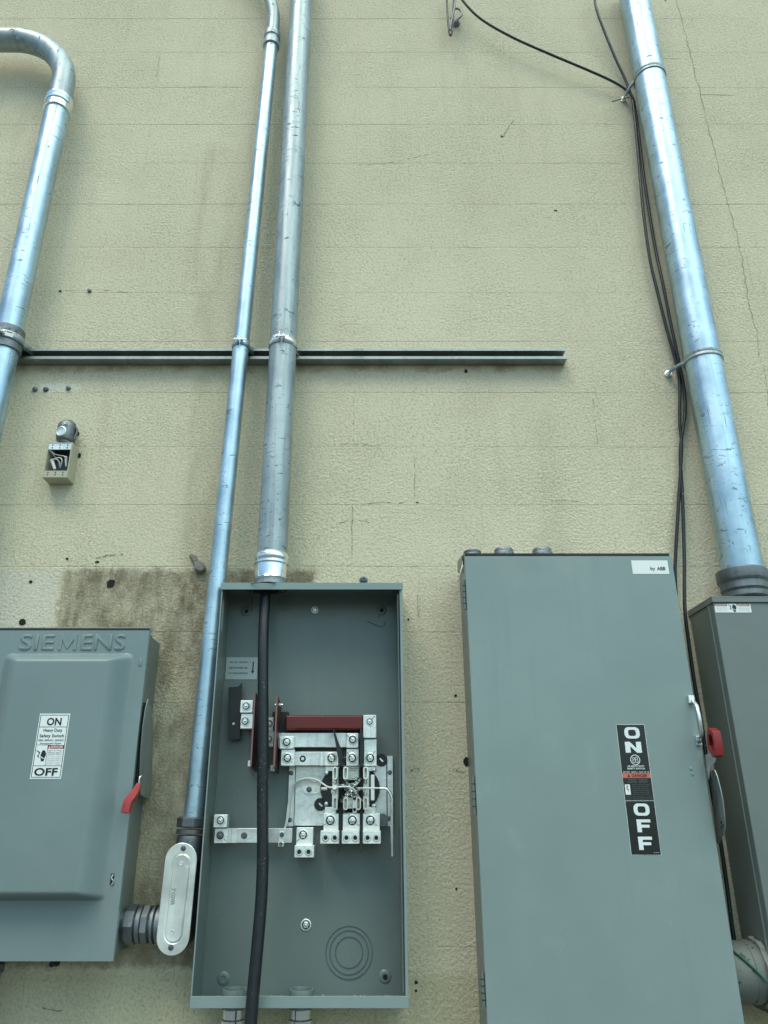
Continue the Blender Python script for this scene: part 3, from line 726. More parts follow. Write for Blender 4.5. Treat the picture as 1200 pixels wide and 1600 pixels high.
# side lever and faded red grip
Xl = Xp(219,1180,.15)
poly = [onX(a,b,Xl) for a,b in ((231,1092),(227,1108),(223,1135),(220,1170),(218,1215),(219,1242),(233,1249),(236,1225),(238,1180),(239,1140),(236,1108))]
MB().prismX(poly, Xl-.0012, Xl+.0012).build('lever_plate', M['paint2'], sw, .0006)
MB().tube([P(216,1225,.155),P(214,1232,.16),P(208,1243,.172),P(200,1254,.182),P(196,1270,.186)], lambda t: .006+.0065*min(1,t*1.6), 7, 4).build('grip', M['redfade'], sw)
m = MB().tube([P(221,1212,.150),P(218,1216,.155),P(217,1228,.157)], .0016, 6, 3); m.build('lever_link', M['aluplate'], sw)
MB().box(sR-.0098,Xl-.002,.10,.128,Zp(1215,.1),Zp(1100,.1)).build('lever_hub', M['seam'], sw)
MB().pbox(172.5,1365,178,1383,SF-.001,SF+.0004).build('latch_slot', M['seam'], sw)
MB().tube([P(177,1367,SF+.002),P(174,1372,SF+.004),P(177,1377,SF+.003),P(174,1383,SF+.003)], .0017, 6, 4).build('latch_wire', M['screw'], sw)
MB().box(sL+.05,sR-.02,.05,.052,sT+.0002,sT+.0052).build('top_seam', M['seam'], sw)

# connector from switch to conduit body
cy0 = P(188,1444,.065); rC = .0435
cx0 = sR-.010; cx1 = Xp(256,1444,.065)
L = cx1-cx0
nip = thing('pipe_connector', 'horizontal dark threaded connector between the left safety switch and conduit body', 'connector', (cx0,-.065,cy0.z))
org = Vector((cx0,-.065,cy0.z))
MB().revolve([(.036,0),(.036,L)], org, (1,0,0), 32).build('threaded_pipe', M['darkcast'], nip)
MB().revolve([(.040,L*.10),(.046,L*.12),(.046,L*.33),(.040,L*.35)], org, (1,0,0), 8).build('hex_nut', M['cast'], nip)
MB().revolve([(.039,L*.37),(.043,L*.39),(.043,L*.48),(.039,L*.50)], org, (1,0,0), 32).build('ring', M['cast'], nip)
MB().revolve([(.040,L*.50),(.045,L*.52),(.045,L*.66),(.040,L*.69)], org, (1,0,0), 8, True, .3).build('hex_nut', M['cast'], nip)
MB().revolve([(.038,L*.73),(.0435,L*.745),(.0435,L*.80),(.038,L*.82)], org, (1,0,0), 32).build('ring', M['cast'], nip)
MB().revolve([(.037,L*.84),(.0425,L*.86),(.0425,L*1.0)], org, (1,0,0), 32).build('hub', M['cast'], nip)

# conduit body with stamped cover
CD = .112
lb = thing('pull_fitting', 'pull fitting with bright oval stamped cover, left of the open cabinet', 'conduit fitting', P(277,1404,0))
k0, k1 = P(282.6,1344,CD), P(270.2,1464,CD)
def capsule(c0, c1, r, d, n=14):
    ax_ = Vector((c0.x-c1.x,0,c0.z-c1.z)).normalized(); s_ = Vector((ax_.z,0,-ax_.x)); out = []
    for k in range(n+1):
        a = -math.pi/2+math.pi*k/n; out.append(Vector((c0.x,-d,c0.z))+s_*(-r*math.sin(a))+ax_*(r*math.cos(a)))
    for k in range(n+1):
        a = math.pi/2+math.pi*k/n; out.append(Vector((c1.x,-d,c1.z))+s_*(-r*math.sin(a))+ax_*(r*math.cos(a)))
    return out
px_ = MPP(1400,CD); ro = 25.2*px_
i0, i1 = P(284,1349,CD), P(271.5,1457,CD); ri = 13.4*px_
cov = MB()
lo = [capsule(k0,k1,ro,CD-.0035), capsule(k0,k1,ro,CD-.0006), capsule(k0,k1,ro-.0008,CD), capsule(i0,i1,ri+.0042,CD), capsule(i0,i1,ri+.0018,CD-.0016), capsule(i0,i1,ri,CD+.0004),
      capsule(i0,i1,ri-.0022,CD+.0026), capsule(i0,i1,ri-.0045,CD+.0022)]
cov.ringloft(lo).build('cover', M['cover'], lb, sharp=28)
MB().text('2" COVER', 267.5,1388,273.5,1414, CD+.0028, .01, True).build('stamped_lettering', M['inkg'], lb, solid=-1)
for a,b in ((286.5,1325.5),(267,1480.5)):
    c = P(a,b,CD)
    m = MB().revolve([(.0062,-.001),(.0068,.001),(.0055,.0032),(.002,.0040)], c, (0,-1,0), 14); m.build('cover_screw', M['darkcast'], lb)
for a,b in ((283,1349),(269.5,1456)):
    c = P(a,b,CD); MB().revolve([(.0052,.0020),(.0052,.0030),(.0040,.0032),(.0036,.0026)], c, (0,-1,0), 16).build('rivet_mark', M['cover'], lb)
lo = [capsule(k0,k1,ro*.90,.02), capsule(k0,k1,ro*.93,.04), capsule(k0,k1,ro*.93,CD-.0037)]
MB().ringloft(lo).build('body', M['darkcast'], lb)
hb = (P(299,1293,.075)); 
MB().revolve([(.033,-.06),(.0345,-.02),(.0345,-.004),(.033,-.001)], hb-bx_*.018, bx_, 28).build('hub', M['darkcast'], lb)
MB().revolve([(.0355,-.009),(.037,-.008),(.037,.001),(.0355,.002)], hb-bx_*.006, bx_, 28).build('ring', M['darkcast'], lb)
MB().revolve([(.035,.000),(.0385,.003),(.0385,.022),(.034,.026)], hb, bx_, 8, True, .35).build('gland_nut', M['darkcast'], lb)

# ------------------------------------------------------------------ open cabinet
OF = .122
oL = (Xp(345,917,OF)+Xp(298.5,1572,OF)+Xp(323.5,1244,OF))/3; oR = (Xp(629,917,OF)+Xp(636.5,1572,OF)+Xp(633,1244,OF))/3
oT = Zp(911,OF+.003); oB = Zp(1574.5,OF)
oc = thing('meter_cabinet', 'tall doorless grey meter cabinet, open to show its busbars and socket', 'cabinet', ((oL+oR)/2,-.06,oB))
tt = .0022
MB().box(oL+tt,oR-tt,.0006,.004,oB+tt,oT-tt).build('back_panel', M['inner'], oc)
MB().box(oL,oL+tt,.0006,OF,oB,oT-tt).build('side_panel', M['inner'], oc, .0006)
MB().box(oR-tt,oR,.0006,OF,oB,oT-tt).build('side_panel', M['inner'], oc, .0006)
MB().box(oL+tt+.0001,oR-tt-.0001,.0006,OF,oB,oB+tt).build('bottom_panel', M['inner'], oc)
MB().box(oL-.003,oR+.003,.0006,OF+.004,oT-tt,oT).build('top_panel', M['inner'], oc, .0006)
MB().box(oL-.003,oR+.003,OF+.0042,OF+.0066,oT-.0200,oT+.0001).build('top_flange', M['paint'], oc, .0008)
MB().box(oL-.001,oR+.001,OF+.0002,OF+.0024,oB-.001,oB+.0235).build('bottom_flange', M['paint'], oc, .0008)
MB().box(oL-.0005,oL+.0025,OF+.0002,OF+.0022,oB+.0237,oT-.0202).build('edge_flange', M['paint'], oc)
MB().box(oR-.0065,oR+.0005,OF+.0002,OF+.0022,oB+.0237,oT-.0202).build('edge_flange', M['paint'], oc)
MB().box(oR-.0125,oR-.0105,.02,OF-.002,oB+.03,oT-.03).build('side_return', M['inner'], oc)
# knockouts
def annulus(mb, c, axis, r0, r1, h=.0006, n=36):
    mb.revolve([(r0,0),(r0,h),(r1,h),(r1,0),(r0,0)], c, axis, n, False)
ko = P(545.4,1488,.005)
for k,(ra) in enumerate((21.5,30.2,36.5)):
    r = ra*MPP(1488,.005); m = MB(); annulus(m, ko, (0,-1,0), r-.0011, r+.0005, .0007); m.build('knockout_ring', M['inner'] if k==5 else M['darkcast'], oc)
tk = Vector((P(415,925,.075).x,-.078,oT-tt-.0003))
m = MB(); annulus(m, tk, (0,0,-1), .060, .0625, .0012); m.build('knockout_ring', M['seam'], oc)
m = MB(); annulus(m, tk, (0,0,-1), .040, .047, .006); m.build('bushing', M['darkcast'], oc)
MB().revolve([(.0398,.0004),(.0398,.0008)], tk, (0,0,-1), 32).build('conduit_mouth', M['seam'], oc)
for dx_ in (-.052,.052):
    MB().box(tk.x+dx_-.0012,tk.x+dx_+.0012,.012,.02,oT-.05,oT-tt-.0002).build('tab', M['inner'], oc)
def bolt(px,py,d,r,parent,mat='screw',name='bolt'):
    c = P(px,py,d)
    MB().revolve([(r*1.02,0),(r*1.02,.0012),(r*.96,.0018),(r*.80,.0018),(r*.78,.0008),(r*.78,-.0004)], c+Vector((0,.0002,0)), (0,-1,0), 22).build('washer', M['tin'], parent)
    MB().revolve([(r*.78,0),(r*.78,.0009)], c, (0,-1,0), 20).build('groove_shade', M['boltshade'], parent)  # dark disc: shade of the groove around the bolt, put in as colour
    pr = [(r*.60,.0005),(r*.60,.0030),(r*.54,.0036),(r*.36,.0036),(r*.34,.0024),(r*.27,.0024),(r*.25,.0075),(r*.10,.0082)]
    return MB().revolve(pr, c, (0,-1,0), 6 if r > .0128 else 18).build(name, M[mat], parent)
for a,b in ((385,955),(596,953.5),(349,1529),(601.5,1526)):
    c = P(a,b,.004)
    MB().revolve([(.016,0),(.0145,.0015),(.011,.0028),(.007,.0030),(.0065,.0012)], c, (0,-1,0), 24).build('dimple', M['inner'], oc)
    if b < 1000 or a > 500: MB().revolve([(.0060,.0030),(.0060,.0034)], c+Vector((.001,0,-.001)), (0,-1,0), 10).build('slot_hole', M['hole'], oc)
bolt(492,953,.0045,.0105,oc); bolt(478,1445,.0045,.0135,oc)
m = MB(); 
def stroke(m, pts, w_, d):
    q = [P(a,b,d) for a,b in pts]; vs=[]; fs=[]
    for i,p in enumerate(q):
        t = (q[min(i+1,len(q)-1)]-q[max(i-1,0)]); nn = Vector((-t.z,0,t.x)).normalized()*w_/2; vs += [p+nn,p-nn]
    for i in range(len(q)-1): fs.append((2*i,2*i+1,2*i+3,2*i+2))
    m.add(vs,fs)
stroke(m, [(574,971),(579,973),(585,976),(592,979),(598,979.5),(601,976),(602,971)], .0022, .0046)
m.build('marker_scribble', M['ink'], oc, solid=-1)
for q in ([(595,955),(593,960),(591,966)],[(386,955),(388,962)]):
    m = MB(); stroke(m, q, .002, .0046); m.build('marker_stroke', M['ink'], oc, solid=-1)
# phase label
pl = MB().pbox(353,1027,402,1061.5,.0042,.0052).build('phase_label', M['labelp'], oc)
sh = Sheet(Xp(353,1044,.0052),Xp(402,1044,.0052),Zp(1061.5,.0052),Zp(1027,.0052),.0052)
sh.text('ink','3Ø, 4W, 120/240V',.11,.19,.69,.27,.008); sh.text('ink','208V POWER LEG',.10,.44,.70,.52,.008); sh.text('ink','TO THIS POSITION',.09,.69,.70,.77,.008)
sh.poly('ink',[(.845,.20),(.885,.20),(.88,.62),(.92,.62),(.86,.75),(.80,.62),(.84,.62)]); sh.done(pl)
x_ = oL+tt+.0004
sl_ = MB(); dA, zA = onX(347,935,x_) if False else (.10, Zp(933,.10)); 
sl_.add([(x_,-.112,Zp(936,.11)),(x_,-.088,Zp(936,.11)),(x_,-.088,Zp(984,.11)),(x_,-.112,Zp(984,.11))],[(0,1,2,3)])
sl_.build('side_label', M['labelp'], oc)
# grime on the cabinet floor
m = MB()
for k in range(46):
    a = random.random(); xx = oL+.02+(oR-oL-.04)*(a if k%3 else .75+.24*a); dd = random.uniform(.006,.03) if k%3 else random.uniform(.005,.05); r = random.uniform(.0012,.004)
    m.revolve([(r,0),(r*.6,r*.7)], (xx,-dd,oB+tt), (0,0,1), 5, True, a*6)
m.build('debris', M['crack'], oc, kind='stuff')

# ---- internals as parts: insulating barriers, lugs, bars
def lug(parent, x0,y0,x1,y1,d0,d1,mat='tin',name='lug',bev=.0012): return MB().pbox(x0,y0,x1,y1,d0,d1).build(name, M[mat], parent, bev)
def ring_hole(parent, px,py,d,r):
    c = P(px,py,d)
    MB().revolve([(r,-.001),(r,.0008),(r*.78,.0010),(r*.70,-.0002),(r*.62,-.0002)], c, (0,-1,0), 20).build('set_screw', M['screw'], parent)
    MB().revolve([(r*.56,0),(r*.56,.0006)], c, (0,-1,0), 14).build('socket_hole', M['hole'], parent)
def slash(parent, px,py,dx,dy,d):
    m = MB(); stroke(m, [(px,py),(px+dx,py+dy)], .0011, d); m.build('torque_mark', M['ink'], parent, solid=-1)
c46 = lambda a,b: (380+a/4.615, 1080+b/4.615)
# left black bracket
br = MB().prism([(357,1074),(372,1073),(378.5,1066),(374.5,1155),(356,1156)], .030,.034).build('black_bracket', M['black'], oc)
MB().prism([(372,1073),(375,1073),(372,1155),(369,1155)], .004,.030).build('bracket_web', M['black'], br)
bolt(365,1131,.0342,.0035,br)
# left lug pair
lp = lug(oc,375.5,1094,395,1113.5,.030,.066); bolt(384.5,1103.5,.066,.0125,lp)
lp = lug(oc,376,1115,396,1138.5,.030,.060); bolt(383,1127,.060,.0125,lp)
# maroon boards seen edge-on, each with a foot
for (pt, pb, foot) in (((398.5,1080.5),(390,1196),(392,1193)),((431.5,1087),(427.5,1199),(427,1200))):
    x1_ = (Xp(*pt,.112)+Xp(*pb,.112))/2
    zt, zb = Zp(pt[1],.112), Zp(pb[1],.112)
    bd = MB().prismX([(.112,zt),(.012,zt-.012),(.012,zb-.012),(.112,zb)], x1_, x1_+.0035).build('barrier_board', M['maroon'], oc)
    MB().box(x1_-.0004,x1_+.0038,.1122,.1145,zb,zt).build('board_edge', M['maroonedge'], bd)
    ft = P(foot[0],foot[1],.03)
    MB().box(ft.x-.006,ft.x+.006,.004,.045,ft.z-.008,ft.z+.007).build('board_foot', M['aluplate'], bd)
    if pt[0] > 420:
        c = P(433,1101,.085); MB().cyl((c.x-.006,c.y,c.z),(c.x+.016,c.y,c.z),.0022,8).build('cross_bolt', M['screw'], bd)
        MB().revolve([(.006,0),(.006,.004)], (c.x+.006,c.y,c.z), (1,0,0), 6).build('cross_nut', M['screw'], bd)
# meter_socket thing
ms = thing('meter_socket', 'meter socket assembly with aluminium busbars, jaws and clear plastic, inside the cabinet', 'meter socket', P(547,1232,.02))
MB().pbox(461,1193,604,1290,.014,.018).build('mounting_plate', M['aluplate'], ms, .0005)
MB().pbox(590,1181,604,1192.8,.014,.018).build('mounting_plate', M['aluplate'], ms, .0005)
st1 = MB().pbox(450.5,1196,460,1291,.010,.014).build('side_strip', M['aluplate'], ms); 
st2 = MB().pbox(605.5,1181,614,1291,.010,.014).build('side_strip', M['aluplate'], ms)
for a,b,q in ((455,1208,st1),(452.8,1281,st1),(609,1207,st2),(608.5,1279,st2)):
    MB().revolve([(.0062,0),(.0062,.0012),(.0048,.0016)], P(a,b,.0142), (0,-1,0), 14).build('screw', M['darkcast'], q)
MB().revolve([(.0165,0),(.0165,.004)], P(596,1188,.0182), (0,-1,0), 24).build('black_grommet', M['black'], ms)
MB().revolve([(.0165,0),(.0165,.004)], P(500.5,1257,.0182), (0,-1,0), 24).build('black_grommet', M['black'], ms)
MB().revolve([(.0165,0),(.0165,.003)], P(597,1281,.0182), (0,-1,0), 24).build('grey_grommet', M['cast'], ms)
for a,b in ((596.5,1187),(501.5,1257)): 
    m = MB(); stroke(m, [(a-3,b-2),(a+2,b+3)], .004, .0226); m.build('grommet_slot', M['screw'], ms, solid=-1)
sb = MB().ringloft([capsule(P(495,1233.5,.02),P(480,1233.5,.02),.0105,.0185), capsule(P(495,1233.5,.02),P(480,1233.5,.02),.0105,.0215)]).build('slotted_tab', M['tin'], ms)
MB().revolve([(.0075,0),(.0075,.003),(.004,.004)], P(483,1233.5,.0216), (0,-1,0), 14).build('screw', M['darkcast'], sb)
MB().revolve([(.005,0),(.005,.0006)], P(493.5,1233.5,.0216), (0,-1,0), 14).build('slot_hole', M['white'], sb)
# black base: round-sided moulding
cS = P(547,1232,.036); RS = 47.5*MPP(1232,.036)
m = MB(); n = 40; vs = []
out = [(cS.x+RS*math.cos(2*math.pi*k/n)*.98, cS.z+RS*math.sin(2*math.pi*k/n)*.80) for k in range(n)]
vs = [(a,-.036,b) for a,b in out]+[(a,-.0182,b) for a,b in out]
m.add(vs,[tuple(range(n)),tuple(range(2*n-1,n-1,-1))]+[(i,n+i,n+(i+1)%n,(i+1)%n) for i in range(n)])
base = m.build('socket_base', M['black'], ms, .001)
# busbars
bu = lug(ms,421,1145,541,1167.5,.040,.048,'aluplate','busbar'); 
MB().pbox(533,1145,535,1167.5,.0481,.0495).build('bar_step', M['tin'], bu)
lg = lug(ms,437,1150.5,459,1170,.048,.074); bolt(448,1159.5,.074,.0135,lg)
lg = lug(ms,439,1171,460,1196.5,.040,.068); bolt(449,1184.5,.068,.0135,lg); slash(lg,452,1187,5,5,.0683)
bu = lug(ms,460,1174.5,512,1196,.040,.046,'aluplate','busbar')
MB().pbox(501,1174.5,505,1196,.0461,.049).build('bar_step', M['tin'], bu)
MB().revolve([(.0085,0),(.0085,.0006)], P(473,1185.5,.0462), (0,-1,0), 14).build('bar_hole', M['hole'], bu)
MB().revolve([(.0045,.0006),(.0045,.003)], P(473,1185.5,.0462), (0,-1,0), 8).build('bar_screw', M['screw'], bu)
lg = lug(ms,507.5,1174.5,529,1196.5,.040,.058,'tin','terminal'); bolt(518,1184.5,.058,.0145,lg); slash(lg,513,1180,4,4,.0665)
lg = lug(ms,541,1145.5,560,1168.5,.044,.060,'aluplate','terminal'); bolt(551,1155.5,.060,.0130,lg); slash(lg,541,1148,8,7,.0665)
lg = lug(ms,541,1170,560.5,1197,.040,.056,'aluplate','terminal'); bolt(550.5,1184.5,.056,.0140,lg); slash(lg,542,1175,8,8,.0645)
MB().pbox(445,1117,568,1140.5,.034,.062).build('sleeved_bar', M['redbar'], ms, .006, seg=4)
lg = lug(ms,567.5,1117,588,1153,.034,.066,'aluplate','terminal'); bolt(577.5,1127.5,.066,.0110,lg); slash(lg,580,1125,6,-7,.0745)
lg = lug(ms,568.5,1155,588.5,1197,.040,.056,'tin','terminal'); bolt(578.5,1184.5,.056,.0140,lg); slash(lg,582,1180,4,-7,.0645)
MB().pbox(425,1112,450,1146,.010,.032).build('insulator_block', M['black'], ms, .001)
MB().pbox(450,1140.6,568,1145,.012,.030).build('insulator_block', M['black'], ms)
lg = lug(ms,418,1121,427,1141.5,.030,.050); bolt(421,1131,.050,.012,lg)
lg = lug(ms,418,1143,427.5,1166.5,.049,.062); bolt(420,1155,.062,.012,lg)
# straps and lower double lugs
for (a0_,a1_,b0_,b1_,cxx) in ((505.5,529,500.5,530.5,516),(535.5,562,533.5,562,550.5),(567,593.5,566.5,595,578.5)):
    lug(ms,a0_+3,1197.5,a0_+20,1205,.0362,.046,'tin','strap'); lug(ms,a0_+2,1261,a0_+20,1271,.0362,.046,'tin','strap')
    lg = lug(ms,a0_,1271,a1_,1297.5,.0182,.062); bolt(cxx,1282,.062,.0150,lg)
    lw2 = lug(ms,b0_,1298,b1_,1318.5,.0182,.078); w2 = (b1_-b0_)
    ring_hole(lw2,b0_+w2*.27,1309,.078,.0098); ring_hole(lw2,b0_+w2*.75,1309,.078,.0098)
    slash(lg,cxx-6 if cxx<520 else cxx+5,1287 if cxx<520 else 1286,-8 if cxx<520 else 6,4,.0625)
# jaws: rounded loops standing out
def jaw(px,py):
    c = P(px,py,.08); r_ = 3.9*MPP(py,.08); hh = 5.6*MPP(py,.08)
    A = Vector((c.x,0,c.z+hh)); B = Vector((c.x,0,c.z-hh))
    lo = [capsule(A,B,r_,.036,6),capsule(A,B,r_,.086,6),capsule(A,B,r_*.52,.086,6),capsule(A,B,r_*.52,.037,6)]
    return MB().ringloft(lo, cap=(False,True)).build('jaw', M['chrome'], ms, sharp=30)
for a in (523.7,540.2,571.5):
    for b in (1208,1255.5): jaw(a,b)
jaw(560,1255.5)
for x0,y0,x1,y1 in ((519,1198,529,1266),(536,1198,561,1219),(536,1243,561,1267),(566.5,1198,577,1266)):
    MB().pbox(x0,y0,x1,y1,.0362,.043).build('contact_pad', M['tin'], ms, .001)
for x0,y0,x1,y1,dd in ((540,1222,556,1240,.062),(541,1241,557,1223,.060),(530,1226,541,1229,.07),(556,1236,567,1233,.066),(545,1228,550,1246,.066)):
    MB().tube([P(x0,y0,dd),P((x0+x1)/2,(y0+y1)/2-1,dd+.010),P(x1,y1,dd)], .0024, 8, 5).build('spring_wire', M['chrome'], ms)
for k in range(7):
    a = .9*k; c = P(549+5*math.cos(a*2.1),1232+6*math.sin(a*1.7),.060)
    MB().revolve([(.004,0),(.0055,.004),(.002,.012)], c, (math.cos(a)*.5,-1,math.sin(a)*.5), 6).build('clip', M['chrome'] if k%2 else M['clear'], ms)
for a,b,s_ in ((510.5,1208,1),(510,1256,1),(584,1203,1),(584,1259,1)):
    MB().revolve([(.0062,0),(.0068,.006),(.0045,.011),(.002,.012)], P(a,b,.0362), (0,-1,0), 12).build('stud', M['screw'], ms)
for a,b in ((524,1222),(571,1221),(571,1240),(522,1237)):
    MB().revolve([(.0085,0),(.0085,.004),(.0055,.005),(.0050,.018),(.0025,.020)], P(a,b,.0362), (0,-1,0), 12).build('stud', M['tin'], ms)
# black columns between
for a,b,c_,d_ in ((529.5,1198,535,1298),(561.5,1198,567.5,1298)):
    MB().pbox(a,b,c_,d_,.0362,.060).build('black_rib', M['black'], ms, .001)
# clear plastic pieces
MB().pbox(532,1196,563,1200,.0365,.070).build('clear_guard', M['clear'], ms, .001)
fr = MB(); fr.pbox(545,1199,547,1216,.062,.090); fr.pbox(560,1199,562,1216,.062,.090); fr.pbox(547.2,1199,559.8,1201,.062,.090); fr.pbox(547.2,1214,559.8,1216,.062,.090); fr.pbox(550,1204,557,1211,.062,.066)
fr.build('clear_frame', M['clear'], ms, .0006)
for (x0,y0,x1,y1) in ((533,1216,545,1230),(562,1216,551,1230),(533,1252,545,1238),(564,1252,551,1238)):
    MB().tube([P(x0,y0,.062),P((x0+x1)/2,(y0+y1)/2,.074),P(x1,y1,.068)], .0042, 6, 4).build('clear_rib', M['clear'], ms)
    MB().tube([P(x0+3,y0,.060),P((x0+x1)/2+3,(y0+y1)/2,.070),P(x1+3,y1,.064)], .0022, 6, 4).build('bright_rib', M['tin'], ms)
MB().tube([P(538,1232,.07),P(548,1228,.078),P(558,1235,.074),P(550,1243,.07),P(541,1240,.07)], .006, 8, 4).build('clear_hub', M['clear'], ms)
for x0,x1 in ((531,533),(563,565)): MB().pbox(x0,1201,x1,1262,.060,.082).build('clear_guard', M['clear'], ms)
MB().pbox(533,1263,562,1270,.046,.066).build('clear_guard', M['clear'], ms, .001)
m = MB(); annulus(m, P(547,1232,.085), (0,-1,0), RS*.975, RS, .0025, 56); m.build('clear_rim', M['clear'], ms)
MB().pbox(551,1243,557.5,1270,.060,.064).build('small_strap', M['tin'], ms, .0006)
for b in (1248,1265): MB().revolve([(.004,0),(.004,.0006)], P(554,b,.0642), (0,-1,0), 12).build('strap_hole', M['hole'], ms)
MB().pbox(579.3,1210.5,585.3,1251,.076,.084).build('white_bar', M['white'], ms, .002)
MB().tube([P(557,1231.5,.075),P(580,1231.5,.082),P(596,1231.5,.088)], .0022, 8, 3).build('crossbar', M['wire'], ms)
MB().cyl(P(502,1232.5,.06),P(511,1232.5,.06),.004,10).build('spacer', M['wire'], ms)
# black flexible barriers
for poly,d0,d1 in (([(519.5,1137),(523,1143),(529,1160),(534,1172),(535,1197),(531,1197),(527,1178),(524,1160)],.060,.085),([(562.5,1136),(566,1140),(567.5,1165),(566,1198),(562,1198),(563,1160)],.060,.085),
                   ([(530,1298),(533.5,1298),(532,1320),(528.5,1334),(527.5,1332),(530,1316)],.040,.085),([(562.5,1298),(566,1298),(566,1318),(564.5,1333),(563,1333),(563.5,1316)],.040,.085)):
    MB().prism(poly,d0,d1).build('barrier_fin', M['black'], ms)
# white sensing wire
MB().tube([P(*c46(a,b),d) for a,b,d in ((288,1010,.03),(310,950,.03),(325,820,.03),(355,700,.035),(395,648,.045),(460,628,.055),(530,640,.07),(570,665,.09),(610,690,.094),(650,695,.094),(700,690,.09),(760,690,.09),(800,710,.085),(815,740,.08))], .0023, 8, 6).build('sensing_wire', M['wire'], ms)
MB().tube([P(*c46(a,b),d) for a,b,d in ((300,1000,.032),(325,900,.03),(335,780,.03),(370,690,.035),(410,650,.045),(470,640,.055),(535,655,.07))], .0018, 8, 6).build('sensing_wire', M['wire'], ms)
MB().revolve([(.006,0),(.008,.004),(.006,.014)], P(523,1232,.088), (0,-1,.2), 10).build('wire_clip', M['white'], ms)
# bypass lever rod
tag(MB().tube([P(594,1232,.088),P(602,1232.5,.09),P(607,1236,.09),P(612,1246,.09),P(612.6,1262,.09),P(612.6,1300,.09),P(613,1338,.09)], .0042, 12, 6).build('bypass_rod', M['chrome']),
    'bent bright steel rod hanging on the right side of the meter socket', 'rod')
# neutral bar
nb = thing('neutral_bar', 'flat neutral bar with square lugs across the lower left of the open cabinet', 'busbar', P(400,1305,.03))
b_ = lug(nb,356,1294,456.5,1317,.030,.036,'aluplate','bar')
MB().pbox(362,1294,370,1317,.0361,.0385).build('bar_step', M['tin'], b_); MB().pbox(356,1294,361,1317,.0361,.046).build('bar_step', M['tin'], b_)
MB().revolve([(.0082,0),(.0082,.001),(.006,.003)], P(381.5,1305.5,.0362), (0,-1,0), 16).build('bar_screw', M['darkcast'], b_)
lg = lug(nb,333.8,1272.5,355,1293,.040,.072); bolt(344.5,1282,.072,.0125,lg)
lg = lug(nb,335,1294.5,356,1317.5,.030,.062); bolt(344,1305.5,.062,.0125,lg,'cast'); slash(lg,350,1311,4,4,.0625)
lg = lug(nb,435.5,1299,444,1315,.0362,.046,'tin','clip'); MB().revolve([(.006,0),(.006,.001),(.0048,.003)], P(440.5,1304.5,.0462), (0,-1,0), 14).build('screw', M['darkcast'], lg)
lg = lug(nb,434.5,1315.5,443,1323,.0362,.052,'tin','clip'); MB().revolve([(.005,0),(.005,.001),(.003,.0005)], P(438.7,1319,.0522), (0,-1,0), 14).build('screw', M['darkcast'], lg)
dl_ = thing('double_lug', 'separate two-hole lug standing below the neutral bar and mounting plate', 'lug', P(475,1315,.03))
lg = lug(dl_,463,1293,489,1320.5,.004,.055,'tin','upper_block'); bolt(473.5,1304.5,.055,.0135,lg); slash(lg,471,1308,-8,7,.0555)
lg = lug(dl_,460,1321,490.5,1340,.004,.072,'tin','lower_block'); ring_hole(lg,467.5,1331,.072,.0098); ring_hole(lg,482,1331,.072,.0098)

# ---- thick black cable through the cabinet
pts = [(417,905,.078),(415.5,925,.080),(413,960,.09),(411.5,1000,.105),(411,1080,.118),(411,1167,.122),(410.5,1240,.122),(410.5,1297,.125),(410.5,1350,.127),(408,1410,.132),(403,1470,.140),(398,1525,.146),(393.5,1575,.150),(389,1640,.155),(384,1720,.158)]
tag(MB().tube([P(*p) for p in pts], .0148, 20, 5).build('service_cable', M['rubber']), 'single thick black cable hanging down through the open cabinet', 'cable')

# ---- hubs under the cabinet
for cxp, lab in ((367,'short connector under the cabinet floor, left one beside the thick black cable'),(471,'short connector under the cabinet floor, right one standing alone')):
    c = P(cxp,1549,.060); c = Vector((c.x,-.060,oB+tt+.0003)); r_ = 19.5*MPP(1549,.06)
    root = thing('floor_connector', lab, 'connector', c-Vector((0,0,.05)), 'connectors under the open cabinet')
    m = MB(); m.revolve([(r_,0),(r_,.022),(r_*.97,.024),(r_*.84,.024),(r_*.82,.022),(r_*.78,.001)], c, (0,0,1), 36, False); m.build('bushing', M['inner'], root)
    MB().revolve([(r_*.81,.0012),(r_*.81,.0018)], c, (0,0,1), 30).build('bore', M['hole'], root)
    MB().revolve([(r_*1.0,-.0035),(r_*1.0,-.010),(r_*.86,-.011),(r_*.86,-.036),(r_*.97,-.039),(r_*.97,-.048),(r_*.90,-.052),(r_*.90,-.30)], c, (0,0,1), 36).build('connector_body', M['chrome'], root)
    MB().revolve([(r_*1.0,-.0124),(r_*1.0,-.016),(r_*.84,-.018)], c, (0,0,1), 10).build('locknut', M['cast'], root)
# ------------------------------------------------------------------ large right-hand switch
GF = .172
gL = (Xp(723.5,870,GF)+Xp(744,1235,GF)+Xp(764.5,1600,GF))/3; gR = (Xp(1050,868,GF)+Xp(1106,1235,GF)+Xp(1163,1600,GF))/3
gT = Zp(868,GF); gB = Zp(1665,GF)
ge = thing('large_switch', 'largest flat grey safety switch with black ON and OFF label', 'safety switch', ((gL+gR)/2,-.08,gB))
MB().box(gL+.004,gR-.006,.0006,GF-.018,gB+.006,gT-.006).build('body', M['paint2'], ge, .003)
MB().box(gL+.001,gR-.001,GF-.030,GF-.0165,gB+.01,gT+.0115).build('rain_hood', M['paint2'], ge, .001)
MB().box(gL+.003,gR-.0045,GF-.0163,GF-.003,gB+.004,gT+.0075).build('gasket', M['seam'], ge)
gd = MB().box(gL,gR,GF-.0028,GF,gB,gT-.002).build('door', M['paint'], ge, .0012)
MB().box(gL,gL+.0015,GF-.016,GF-.003,gB,gT-.002).build('door_return', M['paint'], ge)
MB().box(gR-.0015,gR,GF-.016,GF-.003,gB,gT-.002).build('door_return', M['paint'], ge)
